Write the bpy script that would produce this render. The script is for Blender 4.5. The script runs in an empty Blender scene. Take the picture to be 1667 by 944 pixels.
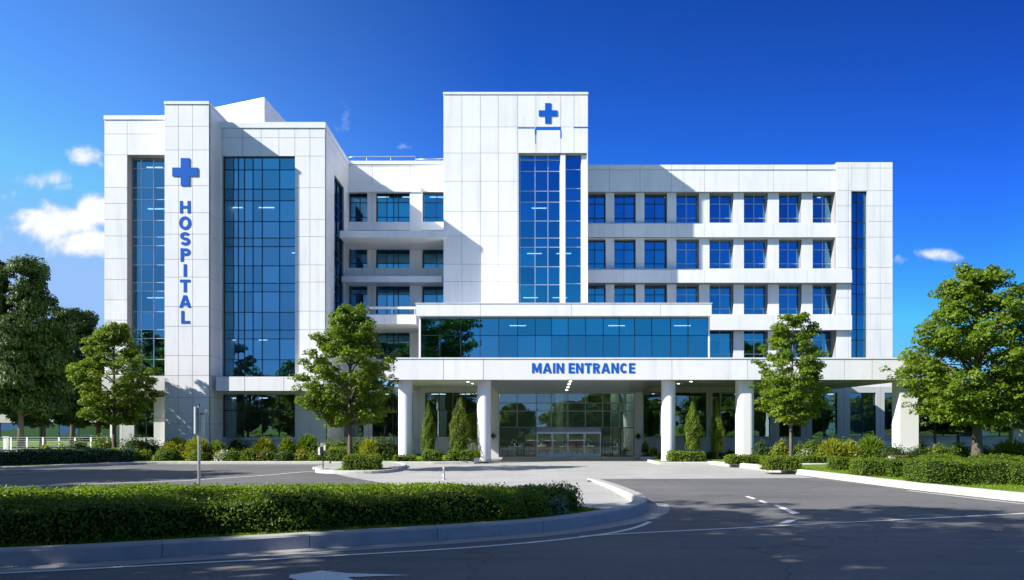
import bpy, bmesh, math, random
import numpy as np
from mathutils import Vector, Matrix
random.seed(7)
R = math.radians
EYE, HORIZON, FOCAL, MIDX = 2.4, 693.0, 1300.0, 833.5
def X(px, Y): return (px - MIDX) * Y / FOCAL
def Z(py, Y): return EYE + (HORIZON - py) * Y / FOCAL
def GY(py, z=0.0): return (EYE - z) * FOCAL / (py - HORIZON)
def G(px, py, z=0.0):
    y = GY(py, z); return (X(px, y), y)

scene = bpy.context.scene
COL = scene.collection

# ------------------------------------------------------------------ materials
def newmat(name):
    m = bpy.data.materials.new(name); m.use_nodes = True
    nt = m.node_tree; nt.nodes.clear()
    out = nt.nodes.new('ShaderNodeOutputMaterial')
    return m, nt, out
def N(nt, t, **kw):
    n = nt.nodes.new(t)
    for k, v in kw.items():
        if k in n.inputs: n.inputs[k].default_value = v
        else: setattr(n, k, v)
    return n
def L(nt, a, b): nt.links.new(a, b)
def ramp(nt, fac, stops):
    r = nt.nodes.new('ShaderNodeValToRGB'); e = r.color_ramp.elements
    while len(e) < len(stops): e.new(0.5)
    for el, (p, c) in zip(e, stops):
        el.position = p; el.color = (*c, 1)
    L(nt, fac, r.inputs[0]); return r.outputs[0]
def noise(nt, scale, detail=4, rough=.55, vec=None, dist=0.0):
    n = N(nt, 'ShaderNodeTexNoise'); n.inputs['Scale'].default_value = scale
    n.inputs['Detail'].default_value = detail; n.inputs['Roughness'].default_value = rough
    n.inputs['Distortion'].default_value = dist
    if vec is not None: L(nt, vec, n.inputs['Vector'])
    return n.outputs[0]
def wpos(nt): return N(nt, 'ShaderNodeNewGeometry').outputs['Position']
def scaled(nt, vec, s):
    m = N(nt, 'ShaderNodeVectorMath', operation='MULTIPLY'); L(nt, vec, m.inputs[0]); m.inputs[1].default_value = s
    return m.outputs[0]
def mixc(nt, fac, a, b, mode='MIX'):
    m = N(nt, 'ShaderNodeMix', data_type='RGBA', blend_type=mode)
    if isinstance(fac, (int, float)): m.inputs[0].default_value = fac
    else: L(nt, fac, m.inputs[0])
    for i, v in ((6, a), (7, b)):
        if isinstance(v, tuple): m.inputs[i].default_value = (*v, 1)
        else: L(nt, v, m.inputs[i])
    return m.outputs[2]
def mathn(nt, op, a, b=0.0, c=None):
    m = N(nt, 'ShaderNodeMath', operation=op)
    for i, v in enumerate((a, b) if c is None else (a, b, c)):
        if isinstance(v, (int, float)): m.inputs[i].default_value = v
        else: L(nt, v, m.inputs[i])
    return m.outputs[0]
def principled(nt, out, col, rough=.6, metal=0.0, spec=.5, bump=None, bdist=.01, bstr=.5):
    p = N(nt, 'ShaderNodeBsdfPrincipled')
    if isinstance(col, tuple): p.inputs['Base Color'].default_value = (*col, 1)
    else: L(nt, col, p.inputs['Base Color'])
    if isinstance(rough, (int, float)): p.inputs['Roughness'].default_value = rough
    else: L(nt, rough, p.inputs['Roughness'])
    p.inputs['Metallic'].default_value = metal
    p.inputs['Specular IOR Level'].default_value = spec
    if bump is not None:
        b = N(nt, 'ShaderNodeBump'); b.inputs['Distance'].default_value = bdist; b.inputs['Strength'].default_value = bstr
        L(nt, bump, b.inputs['Height']); L(nt, b.outputs[0], p.inputs['Normal'])
    L(nt, p.outputs[0], out.inputs[0]); return p

M = {}
def mat_panel(name, base, var=.05):
    m, nt, out = newmat(name)
    isl = N(nt, 'ShaderNodeNewGeometry').outputs['Random Per Island']
    pos = wpos(nt)
    streak = noise(nt, 1.0, 5, .6, scaled(nt, pos, (1.7, 1.7, .16)))
    blot = noise(nt, .35, 4, .6, pos)
    c0 = tuple(b * (1 - var) for b in base)
    c = mixc(nt, isl, c0, base)
    dirt = ramp(nt, streak, [(.26, (.82, .83, .84)), (.50, (1, 1, 1))])
    c = mixc(nt, .75, c, dirt, 'MULTIPLY')
    c = mixc(nt, .5, c, ramp(nt, blot, [(.3, (.88, .89, .9)), (.6, (1, 1, 1))]), 'MULTIPLY')
    principled(nt, out, c, .42, 0, .4, noise(nt, 1.3, 2, .5, pos), .02, .12)
    M[name] = m
mat_panel('panel_white', (.84, .845, .86))
mat_panel('panel_shaded', (.60, .60, .60))  # shaded copy of the white panel, shade put into its base colour
def mat_simple(name, col, rough=.5, metal=0.0, var=.12, scale=6.0, spec=.5, bstr=.2):
    m, nt, out = newmat(name); pos = wpos(nt)
    n = noise(nt, scale, 5, .6, pos)
    c = mixc(nt, n, tuple(v * (1 - var) for v in col), tuple(min(1, v * (1 + var)) for v in col))
    principled(nt, out, c, rough, metal, spec, noise(nt, scale * 8, 3, .6, pos), .004, bstr)
    M[name] = m; return m
mat_simple('joint', (.27, .275, .29), .8)
mat_simple('lobby_wall', (.17, .19, .165), .7, 0, .15, .6)
mat_simple('cast_iron', (.03, .03, .03), .6, .4)
mat_simple('soffit', (.84, .84, .83), .5, 0, .04, 1.0)
mat_simple('coffer', (.30, .31, .33), .28, .3, .05, 1.0, bstr=.02)
mat_simple('frame_dark', (.035, .045, .06), .4, .5)
mat_simple('frame_light', (.55, .58, .62), .35, .6)
mat_simple('white_paint', (.8, .8, .81), .4, 0, .04)
mat_simple('sign_blue', (.004, .10, .50), .35, 0, .05, 2.0)
mat_simple('joint_blue', (.006, .12, .6), .4, 0, .05, 2.0)
mat_simple('steel', (.5, .52, .55), .35, .7)
mat_simple('steel_dark', (.22, .24, .26), .35, .6)
mat_simple('black_plastic', (.02, .02, .022), .4)
mat_simple('interior', (.22, .225, .22), .8, 0, .25, .6)
mat_simple('lobby_floor', (.12, .12, .11), .3, 0, .1, 1.0)
mat_simple('curtain', (.6, .64, .68), .9, 0, .1, 3.0)
mat_simple('blind', (.38, .42, .48), .8, 0, .1, 3.0)
mat_simple('wood', (.22, .11, .05), .5, 0, .3, 9.0)
mat_simple('terracotta', (.55, .54, .52), .8, 0, .15, 9.0)
mat_simple('far_concrete', (.48, .46, .43), .8, 0, .1, .6)
mat_simple('soil', (.05, .034, .022), .95, 0, .3, 8.0)
mat_simple('roofing', (.35, .35, .36), .85)

def mat_stone(name, col, joint_len=None):
    m, nt, out = newmat(name); pos = wpos(nt)
    n = noise(nt, 2.2, 6, .65, pos); n2 = noise(nt, 30, 3, .6, pos)
    c = ramp(nt, n, [(.25, tuple(v * .78 for v in col)), (.5, col), (.75, tuple(min(1, v * 1.1) for v in col))])
    c = mixc(nt, .35, c, ramp(nt, n2, [(.3, (.75, .75, .75)), (.7, (1, 1, 1))]), 'MULTIPLY')
    principled(nt, out, c, .8, 0, .3, n2, .006, .4); M[name] = m
mat_stone('kerb', (.52, .51, .49))
mat_stone('kerb_shaded', (.40, .395, .385))  # pale kerb stone again, darkened so its colour carries part of the shade
mat_stone('gutter', (.33, .325, .32))

def mat_asphalt():
    m, nt, out = newmat('asphalt'); pos = wpos(nt)
    big = noise(nt, .18, 5, .6, pos); fine = noise(nt, 55, 3, .7, pos); mid = noise(nt, 3.0, 5, .6, scaled(nt, pos, (1, .6, 1)))
    c = ramp(nt, big, [(.3, (.115, .115, .118)), (.7, (.17, .168, .166))])
    c = mixc(nt, .55, c, ramp(nt, fine, [(.3, (.55, .55, .56)), (.52, (1, 1, 1)), (.78, (1.0, 1.0, 1.0))]), 'MULTIPLY')
    c = mixc(nt, .4, c, ramp(nt, mid, [(.3, (.75, .75, .76)), (.6, (1, 1, 1))]), 'MULTIPLY')
    # worn wheel tracks, tar seams and oil spots
    wv = noise(nt, .9, 4, .6, scaled(nt, pos, (.10, 1.5, 1)), .6)
    c = mixc(nt, .5, c, ramp(nt, wv, [(.38, (.72, .72, .73)), (.5, (1, 1, 1)), (.66, (1.12, 1.12, 1.11))]), 'MULTIPLY')
    vo = N(nt, 'ShaderNodeTexVoronoi', feature='DISTANCE_TO_EDGE'); vo.inputs['Scale'].default_value = .16
    dv = N(nt, 'ShaderNodeVectorMath', operation='ADD'); L(nt, pos, dv.inputs[0])
    nz = N(nt, 'ShaderNodeTexNoise'); nz.inputs['Scale'].default_value = 1.2; L(nt, pos, nz.inputs['Vector'])
    sc2 = N(nt, 'ShaderNodeVectorMath', operation='SCALE'); L(nt, nz.outputs[1], sc2.inputs[0]); sc2.inputs['Scale'].default_value = 1.3
    L(nt, sc2.outputs[0], dv.inputs[1]); L(nt, dv.outputs[0], vo.inputs['Vector'])
    c = mixc(nt, .6, c, ramp(nt, vo.outputs['Distance'], [(.0, (.42, .42, .43)), (.0035, (.5, .5, .5)), (.007, (1, 1, 1))]), 'MULTIPLY')
    sp_ = noise(nt, 1.6, 3, .5, pos)
    c = mixc(nt, .8, c, ramp(nt, sp_, [(.20, (.5, .5, .5)), (.30, (1, 1, 1))]), 'MULTIPLY')
    principled(nt, out, c, .78, 0, .35, fine, .01, .6); M['asphalt'] = m
mat_asphalt()
def mat_plaza():
    m, nt, out = newmat('plaza'); pos = wpos(nt)
    br = N(nt, 'ShaderNodeTexBrick'); L(nt, pos, br.inputs['Vector'])
    br.inputs['Color1'].default_value = (.38, .375, .37, 1); br.inputs['Color2'].default_value = (.43, .425, .415, 1)
    br.inputs['Mortar'].default_value = (.27, .265, .26, 1)
    br.inputs['Scale'].default_value = 1.0; br.inputs['Mortar Size'].default_value = .012
    br.inputs['Brick Width'].default_value = 2.4; br.inputs['Row Height'].default_value = 1.2; br.offset = .5
    n = noise(nt, .35, 6, .65, pos); n2 = noise(nt, 4.0, 5, .6, pos)
    c = mixc(nt, .7, br.outputs[0], ramp(nt, n, [(.3, (.78, .78, .78)), (.62, (1, 1, 1))]), 'MULTIPLY')
    c = mixc(nt, .5, c, ramp(nt, n2, [(.3, (.8, .8, .8)), (.6, (1, 1, 1))]), 'MULTIPLY')
    principled(nt, out, c, .7, 0, .35, noise(nt, 40, 3, .6, pos), .004, .3); M['plaza'] = m
mat_plaza()
def mat_paint():
    m, nt, out = newmat('road_paint'); pos = wpos(nt)
    n = noise(nt, 14, 6, .75, pos)
    c = ramp(nt, n, [(.30, (.3, .3, .3)), (.45, (.74, .74, .73))])
    principled(nt, out, c, .7, 0, .3); M['road_paint'] = m
mat_paint()
def mat_lawn():
    m, nt, out = newmat('lawn'); pos = wpos(nt)
    n = noise(nt, 1.4, 6, .65, pos); f = noise(nt, 60, 3, .7, pos)
    c = ramp(nt, n, [(.3, (.10, .19, .010)), (.7, (.19, .30, .018))])
    c = mixc(nt, .6, c, ramp(nt, f, [(.3, (.4, .45, .4)), (.65, (1, 1, 1))]), 'MULTIPLY')
    principled(nt, out, c, .85, 0, .2, f, .03, .8); M['lawn'] = m
mat_lawn()
def mat_leaf(name, dark, light, trans=.35, rough=.5, tip=None):
    m, nt, out = newmat(name)
    isl = N(nt, 'ShaderNodeNewGeometry').outputs['Random Per Island']
    pos = wpos(nt); n = noise(nt, .55, 3, .6, pos)
    f = mathn(nt, 'ADD', mathn(nt, 'MULTIPLY', isl, .55), mathn(nt, 'MULTIPLY', n, .6))
    stops = [(.25, dark), (.8, light)]
    if tip: stops.append((.97, tip))
    c = ramp(nt, f, stops)
    p = N(nt, 'ShaderNodeBsdfPrincipled'); L(nt, c, p.inputs['Base Color'])
    p.inputs['Roughness'].default_value = rough; p.inputs['Specular IOR Level'].default_value = .35
    t = N(nt, 'ShaderNodeBsdfTranslucent')
    L(nt, mixc(nt, .5, c, (light[0] * 1.5, light[1] * 1.35, light[2] * .6)), t.inputs[0])
    mx = N(nt, 'ShaderNodeMixShader'); mx.inputs[0].default_value = trans
    L(nt, p.outputs[0], mx.inputs[1]); L(nt, t.outputs[0], mx.inputs[2]); L(nt, mx.outputs[0], out.inputs[0])
    M[name] = m
mat_leaf('leaf_maple', (.045, .12, .007), (.185, .272, .012), .45, tip=(.31, .35, .03))
mat_leaf('leaf_dark', (.022, .055, .012), (.065, .12, .016), .3)
mat_leaf('leaf_hedge', (.06, .13, .008), (.19, .27, .016), .42, tip=(.30, .34, .03))
mat_leaf('leaf_hedge_deep', (.045, .11, .007), (.16, .25, .014), .38, tip=(.25, .30, .03))
mat_leaf('leaf_teal', (.03, .085, .06), (.08, .165, .11), .25)
mat_leaf('leaf_lime', (.14, .19, .012), (.33, .36, .03), .4)
mat_leaf('leaf_grass', (.09, .19, .006), (.23, .34, .014), .4)
mat_leaf('leaf_silver', (.10, .15, .11), (.34, .42, .36), .25)
mat_leaf('leaf_conifer', (.06, .12, .008), (.19, .26, .016), .35)
mat_leaf('petal_white', (.6, .6, .58), (.8, .8, .78), .3)
mat_leaf('leaf_rust', (.15, .08, .03), (.3, .16, .06), .3)
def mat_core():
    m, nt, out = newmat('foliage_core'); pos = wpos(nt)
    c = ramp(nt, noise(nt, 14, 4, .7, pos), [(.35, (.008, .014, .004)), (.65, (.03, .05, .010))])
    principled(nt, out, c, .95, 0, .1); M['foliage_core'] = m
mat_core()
def mat_bark():
    m, nt, out = newmat('bark'); pos = wpos(nt)
    n = noise(nt, 9, 6, .7, scaled(nt, pos, (1, 1, .22)))
    c = ramp(nt, n, [(.3, (.06, .045, .035)), (.7, (.2, .165, .13))])
    principled(nt, out, c, .9, 0, .2, n, .03, .8); M['bark'] = m
mat_bark()

def mat_glass(name, refl_tint, through, refl, wave=.0):
    m, nt, out = newmat(name)
    lw = N(nt, 'ShaderNodeFresnel'); lw.inputs['IOR'].default_value = 1.5
    g = N(nt, 'ShaderNodeBsdfGlossy'); g.inputs['Roughness'].default_value = .004
    isl = N(nt, 'ShaderNodeNewGeometry').outputs['Random Per Island']
    L(nt, mixc(nt, isl, tuple(v * .74 for v in refl_tint), refl_tint), g.inputs['Color'])
    if wave:
        b = N(nt, 'ShaderNodeBump'); b.inputs['Distance'].default_value = wave; b.inputs['Strength'].default_value = .5
        L(nt, noise(nt, .8, 2, .4, wpos(nt)), b.inputs['Height']); L(nt, b.outputs[0], g.inputs['Normal'])
    t = N(nt, 'ShaderNodeBsdfTransparent'); t.inputs[0].default_value = (*through, 1)
    f = mathn(nt, 'ADD', mathn(nt, 'MULTIPLY', lw.outputs[0], 1.0 - refl), refl)
    mx = N(nt, 'ShaderNodeMixShader'); L(nt, f, mx.inputs[0])
    L(nt, t.outputs[0], mx.inputs[1]); L(nt, g.outputs[0], mx.inputs[2]); L(nt, mx.outputs[0], out.inputs[0])
    M[name] = m
mat_glass('glass_blue', (.20, .56, .83), (.30, .54, .74), .55, .004)
mat_glass('glass_lobby', (.75, .95, .93), (.40, .68, .62), .26, .012)
mat_glass('glass_ground', (.6, .85, 1.0), (.36, .5, .54), .28, .006)
mat_glass('glass_clear', (.75, .95, .93), (.62, .84, .78), .05, .008)
def mat_emit(name, col, s):
    m, nt, out = newmat(name)
    e = N(nt, 'ShaderNodeEmission'); e.inputs[0].default_value = (*col, 1); e.inputs[1].default_value = s
    L(nt, e.outputs[0], out.inputs[0]); M[name] = m
mat_emit('lamp_soft', (.85, .95, 1.0), 2.2)
mat_emit('lamp_lobby', (1, .95, .86), 22.0)
mat_emit('lamp_glow', (1, .93, .82), 7.0)

# ------------------------------------------------------------------ mesh helpers
class MB:
    def __init__(s): s.v = []; s.f = []; s.m = []; s.sm = []
    def add(s, verts, faces, mi=0, smooth=False):
        o = len(s.v); s.v.extend(verts)
        for f in faces: s.f.append(tuple(i + o for i in f)); s.m.append(mi); s.sm.append(smooth)
    def box(s, x0, x1, y0, y1, z0, z1, mi=0):
        if x1 < x0: x0, x1 = x1, x0
        if y1 < y0: y0, y1 = y1, y0
        if z1 < z0: z0, z1 = z1, z0
        v = [(x0,y0,z0),(x1,y0,z0),(x1,y1,z0),(x0,y1,z0),(x0,y0,z1),(x1,y0,z1),(x1,y1,z1),(x0,y1,z1)]
        s.add(v, [(0,3,2,1),(4,5,6,7),(0,1,5,4),(1,2,6,5),(2,3,7,6),(3,0,4,7)], mi)
    def prism(s, pts, z0, z1, mi=0, ztop=None):
        n = len(pts)
        a = sum(pts[i][0]*pts[(i+1)%n][1]-pts[(i+1)%n][0]*pts[i][1] for i in range(n))
        if a < 0: pts = pts[::-1]
        v = [(p[0],p[1],z0) for p in pts] + [(p[0],p[1],z1) for p in pts]
        f = [tuple(range(n))[::-1], tuple(range(n, 2*n))] + [(i,(i+1)%n,n+(i+1)%n,n+i) for i in range(n)]
        s.add(v, f, mi)
    def sheet(s, pts, z, mi=0):
        n = len(pts)
        a = sum(pts[i][0]*pts[(i+1)%n][1]-pts[(i+1)%n][0]*pts[i][1] for i in range(n))
        if a < 0: pts = pts[::-1]
        s.add([(p[0],p[1],z) for p in pts], [tuple(range(n))], mi)
    def cyl(s, cx, cy, z0, z1, r0, r1=None, n=24, mi=0, caps=True):
        r1 = r0 if r1 is None else r1
        v = [(cx+r0*math.cos(2*math.pi*i/n), cy+r0*math.sin(2*math.pi*i/n), z0) for i in range(n)]
        v += [(cx+r1*math.cos(2*math.pi*i/n), cy+r1*math.sin(2*math.pi*i/n), z1) for i in range(n)]
        s.add(v, [(i,(i+1)%n,n+(i+1)%n,n+i) for i in range(n)], mi, True)
        if caps: s.add(v, [tuple(range(n))[::-1], tuple(range(n,2*n))], mi)
    def lathe(s, prof, n=20, mi=0, c=(0,0,0)):
        v = []
        for r, z in prof: v += [(c[0]+r*math.cos(2*math.pi*i/n), c[1]+r*math.sin(2*math.pi*i/n), c[2]+z) for i in range(n)]
        f = []
        for k in range(len(prof)-1):
            for i in range(n): f.append((k*n+i, k*n+(i+1)%n, (k+1)*n+(i+1)%n, (k+1)*n+i))
        s.add(v, f, mi, True)
    def tube(s, path, radii, n=7, mi=0):
        rings = []
        for k, p in enumerate(path):
            p = Vector(p)
            d = (Vector(path[min(k+1,len(path)-1)]) - Vector(path[max(k-1,0)])).normalized()
            a = d.cross(Vector((0,0,1)) if abs(d.z) < .9 else Vector((1,0,0))).normalized(); b = d.cross(a)
            r = radii[k] if hasattr(radii, '__len__') else radii
            rings.append([tuple(p + (a*math.cos(2*math.pi*i/n) + b*math.sin(2*math.pi*i/n))*r) for i in range(n)])
        v = [q for r in rings for q in r]; f = []
        for k in range(len(rings)-1):
            for i in range(n): f.append((k*n+i, (k+1)*n+i, (k+1)*n+(i+1)%n, k*n+(i+1)%n))
        f.append(tuple(range(n))); f.append(tuple((len(rings)-1)*n+i for i in range(n))[::-1])
        s.add(v, f, mi, True)
    def build(s, name, mats, parent=None):
        me = bpy.data.meshes.new(name)
        off = Vector((0,0,0)); p = parent
        while p is not None: off += p.location; p = p.parent
        v = [(a[0]-off.x, a[1]-off.y, a[2]-off.z) for a in s.v]
        me.from_pydata(v, [], s.f)
        for mm in (mats if isinstance(mats, (list, tuple)) else [mats]): me.materials.append(M[mm])
        me.polygons.foreach_set('material_index', s.m); me.polygons.foreach_set('use_smooth', s.sm)
        me.update()
        o = bpy.data.objects.new(name, me); COL.objects.link(o)
        if parent is not None: o.parent = parent
        return o
def tag(o, label=None, cat=None, group=None, kind=None):
    if label: o['label'] = label
    if cat: o['category'] = cat
    if group: o['group'] = group
    if kind: o['kind'] = kind
    return o
def empty(name, loc, label=None, cat=None, group=None, rz=0.0):
    o = bpy.data.objects.new(name, None); COL.objects.link(o); o.location = loc; o.rotation_euler = (0,0,rz)
    o.empty_display_size = .2
    return tag(o, label, cat, group)
def copy_tree(o, parent=None):
    c = o.copy(); COL.objects.link(c); c.parent = parent
    for ch in list(o.children): copy_tree(ch, c)
    return c
SKY_STR, CLOUD_STR, EXPOSURE = .10, .56, .9
# ------------------------------------------------------------------ hospital
YF, YW, YT, YL, YC, YE = 67.0, 58.5, 56.2, 57.4, 63.0, 66.4
YCAN, YBLK, YCOR, YLOB = 51.0, 56.0, 55.2, 61.0
hospital = empty('hospital', (0, YF, 0), 'large white panelled hospital with blue glass, cross tower and columned entrance canopy', 'hospital')

def panel_wall(mb, x0, x1, z0, z1, y, xj=(), zj=(), openings=(), t=.35, gap=.027, proud=.035, ret=None):
    xs = sorted({x0, x1, *[v for v in xj if x0 < v < x1], *[v for o in openings for v in o[:2] if x0 < v < x1]})
    zs = sorted({z0, z1, *[v for v in zj if z0 < v < z1], *[v for o in openings for v in o[2:] if z0 < v < z1]})
    jx = {v for v in xj}; jz = {v for v in zj}
    for a, b in zip(xs, xs[1:]):
        for c, d in zip(zs, zs[1:]):
            mx, mz = (a+b)/2, (c+d)/2
            if any(o[0] < mx < o[1] and o[2] < mz < o[3] for o in openings): continue
            g = gap/2
            mb.box(a + (g if a in jx else 0), b - (g if b in jx else 0), y, y+proud, c + (g if c in jz else 0), d - (g if d in jz else 0), 0)
            mb.box(a, b, y+proud-.001, y+t, c, d, 1)
def glazing(part, x0, x1, z0, z1, y, xm, zm, glass, frame='frame_dark', mw=.05, parent=None, depth=.10, border=True, thin=()):
    parent = parent or hospital
    xs = sorted({x0, x1, *[v for v in xm if x0 < v < x1]}); zs = sorted({z0, z1, *[v for v in zm if z0 < v < z1]})
    g = MB(); rnd = random.Random(int(abs(x0*131 + z0*77)*10))
    for a, b in zip(xs, xs[1:]):
        for c, d in zip(zs, zs[1:]):
            t1 = rnd.uniform(-1, 1)*.0022*(b-a); t2 = rnd.uniform(-1, 1)*.0022*(d-c)
            g.add([(a, y-t1-t2, c), (b, y+t1-t2, c), (b, y+t1+t2, d), (a, y-t1+t2, d)], [(0,1,2,3)])
    p = g.build(part, glass, parent)
    f = MB(); h = mw/2
    for v in xs:
        if not border and v in (x0, x1): continue
        w = h*1.3 if v in (x0, x1) else h
        f.box(max(x0, v-w), min(x1, v+w), y-depth*.55, y+depth*.45, z0, z1)
    for v in zs:
        if not border and v in (z0, z1): continue
        w = h*1.3 if v in (z0, z1) else h
        for a, b in zip(xs, xs[1:]):
            f.box(a+h*1.3, b-h*1.3, y-depth*.45, y+depth*.40, max(z0, v-w), min(z1, v+w))
    f.build('frame', frame, p)
    return p
def pxs(seq, Y): return [X(v, Y) for v in seq]
def pzs(seq, Y): return [Z(v, Y) for v in seq]
def interior(x0, x1, y0, y1, levels, parent=None, cols=()):
    mb = MB()
    mb.box(x0, x1, y1, y1+.2, levels[0], levels[-1])
    for z in levels: mb.box(x0, x1, y0, y1, z-.25, z)
    mb.box(x0, x0+.15, y0, y1, levels[0], levels[-1]); mb.box(x1-.15, x1, y0, y1, levels[0], levels[-1])
    for c in cols: mb.box(c-.25, c+.25, y0+1.2, y0+1.7, levels[0], levels[-1])
    it = mb.build('interior', 'interior', parent or hospital)
    if x1-x0 > 4:
        rl = random.Random(int(x0*13+y0)); 
        for z in levels[1:]:
            x = x0+1.0+rl.random()
            while x < x1-1.6:
                if rl.random() < .5: q = MB(); q.box(x, x+1.2, y0+1.6, y0+1.75, z-.30, z-.26); q.build('ceiling_lamp', 'lamp_soft', it)
                x += 2.4
    return it
WALL = ['panel_white', 'joint']
ROWS = [274.5, 306, 325, 359, 386, 400, 431.5, 460, 474, 507.5, 536.6, 551, 585]

# --- left block
xa, xb = X(170, YL), X(276, YL)
ztop = Z(188, YL); zl = Z(612, YL)
mb = MB()
o1 = (X(207, YL), X(290, YL), zl-.2, Z(252, YL))
panel_wall(mb, xa, xb, zl, ztop-.32, YL, pxs([207], YL), pzs([218, 252, 305, 331, 357, 384, 421, 455, 488, 521, 552, 585], YL), [o1], t=.8)
mb.box(xa-.03, xb, YL-.05, YL+.8, ztop-.30, ztop, 0)
mb.box(xa, xa+.4, YL+.8, 82, 0, ztop-.02, 0); mb.box(xa+.4, xb, 81.6, 82, 0, ztop-.02, 0)
mb.build('wall', WALL, hospital)
glazing('curtain_glass', X(207, YL)+.02, xb, zl, Z(254, YL), YL+.78, pxs([216, 230.5, 250.5], YL+.78), pzs(ROWS, YL+.78), 'glass_blue', 'frame_light', .05)
LEV_L = pzs([612, 541, 468, 393, 316, 245], YL)
interior(xa+.4, xb+.3, YL+1.2, YL+7, LEV_L)
# ground storey of left block
mb = MB(); yg = YL+.9
zg0 = 0.0
panel_wall(mb, xa, xb, zg0, Z(636, YL), yg, pxs([200, 250], yg), pzs([680], yg), [(X(218, yg), X(250, yg), Z(712, yg), Z(652, yg))], t=.3)
mb.box(xa-.02, xb, YL-.35, yg+.3, Z(636, YL), zl-.01, 0)
mb.build('wall', ['panel_shaded', 'joint'], hospital)
glazing('window', X(218, yg), X(250, yg), Z(712, yg), Z(652, yg), yg+.25, pxs([236], yg), pzs([672], yg), 'glass_ground')
interior(xa+.3, xb, yg+.5, yg+5, [.05, Z(640, yg)])

# --- cross tower
xa, xb = X(268, YT), X(340, YT); ztop = Z(165, YT)
mb = MB()
zj = pzs([205.5, 244, 302, 346, 381, 422, 451, 499, 531, 579, 611, 647, 690], YT)
panel_wall(mb, xa, xb, 0, ztop-.22, YT, pxs([290.5, 313.5], YT), zj, [], t=.3)
mb.box(xa-.03, xb+.03, YT-.05, YT+.3, ztop-.20, ztop, 0)
mb.build('wall', WALL, hospital)
# side faces of the tower (returns), panels as a rotated wall
def side_wall(x, y0, y1, z0, z1, zj, yj=(), sign=1, openings=(), t=.3, mats=WALL):
    tmp = MB(); panel_wall(tmp, y0, y1, z0, z1, 0, yj, zj, openings, t=t)
    mb = MB()
    for (a, b, c) in tmp.v: mb.v.append((x - sign*b, a, c))
    mb.f = [f if sign > 0 else f[::-1] for f in tmp.f]; mb.m = tmp.m; mb.sm = tmp.sm
    return mb.build('side_wall', mats, hospital)
side_wall(xb, YT+.3, 66, 0, ztop-.22, zj)
side_wall(xa, YT+.3, 66, 0, ztop-.22, zj, sign=-1)
mb = MB(); mb.box(xa-.03, xb+.03, YT+.3, 66, ztop-.20, ztop, 0); mb.build('parapet', 'panel_white', hospital)
mb = MB(); mb.box(xa+.3, xb-.3, 65.6, 65.9, 0, ztop-.21, 0); mb.build('wall', 'panel_white', hospital)

# --- wing
xa, xb = X(268, YW), X(529, YW); ztop = Z(199, YW); zl = Z(612, YW)
mb = MB()
ow = (X(362.5, YW), X(480, YW), zl-.2, Z(254, YW))
panel_wall(mb, xb-9.2, xb, zl, ztop-.45, YW, pxs([362, 395, 425, 454, 480, 504.5], YW), pzs([224, 254, 305.5, 357, 385, 431, 459, 506.5, 536.5, 586], YW), [ow], t=.4)
mb.box(xb-9.2, xb+.04, YW-.06, YW+.4, ztop-.42, ztop, 0)
mb.build('wall', WALL, hospital)
zjs = pzs([224, 254, 305.5, 357, 385, 431, 459, 506.5, 536.5, 586, 640], YW)
os_ = (YW+3.1, YW+6.6, Z(560, YW), Z(262, YW))
side_wall(xb, YW+.4, YF+1, 0, ztop-.45, zjs, [YW+1.6, YW+3.1, YW+6.6], openings=[os_], t=.35)
mb = MB(); mb.box(xb-.4, xb+.04, YW+.4, YF+14, ztop-.42, ztop); mb.build('parapet', 'panel_white', hospital)
# strip window on the wing's return
g = MB(); rr = random.Random(3)
zz = [Z(560, YW)] + sorted(pzs(ROWS[1:-1], YW)) + [Z(262, YW)]
zz = [z for z in zz if Z(560, YW) <= z <= Z(262, YW)]
for c, d in zip(zz, zz[1:]):
    for k in range(2):
        a = os_[0] + k*1.75; g.add([(xb-.22, a, c), (xb-.22, a+1.75, c), (xb-.22, a+1.75, d), (xb-.22, a, d)], [(0,1,2,3)])
pw = g.build('strip_window', 'glass_blue', hospital)
f = MB()
for z in zz: f.box(xb-.27, xb-.16, os_[0], os_[1], z-.035, z+.035)
for y in (os_[0]+.04, os_[0]+1.75, os_[1]-.04): f.box(xb-.28, xb-.15, y-.035, y+.035, zz[0], zz[-1])
f.build('frame', 'frame_dark', pw)
xs_ = pxs([363, 386, 396, 410, 425, 453.5, 480], YW)
glazing('curtain_glass', xs_[0], X(480, YW), zl, Z(254, YW), YW+.28, xs_[1:-1], pzs(ROWS, YW), 'glass_blue', 'frame_dark', .05)
interior(xa+2, xb-.35, YW+.9, YW+6, pzs([612, 541, 468, 393, 316, 245], YW), cols=(X(398, YW),))
mb = MB(); mb.box(X(170, YL)+.4, xb-.4, YW+2, 81.5, ztop-1.1, ztop-.8); mb.box(X(170, YL)+.4, xb, 81.5, 82, 0, ztop-.43); mb.box(xb-.35, xb-.02, YF+1, 81.5, 0, ztop-.43)
mb.build('roof', 'roofing', hospital)
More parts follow.
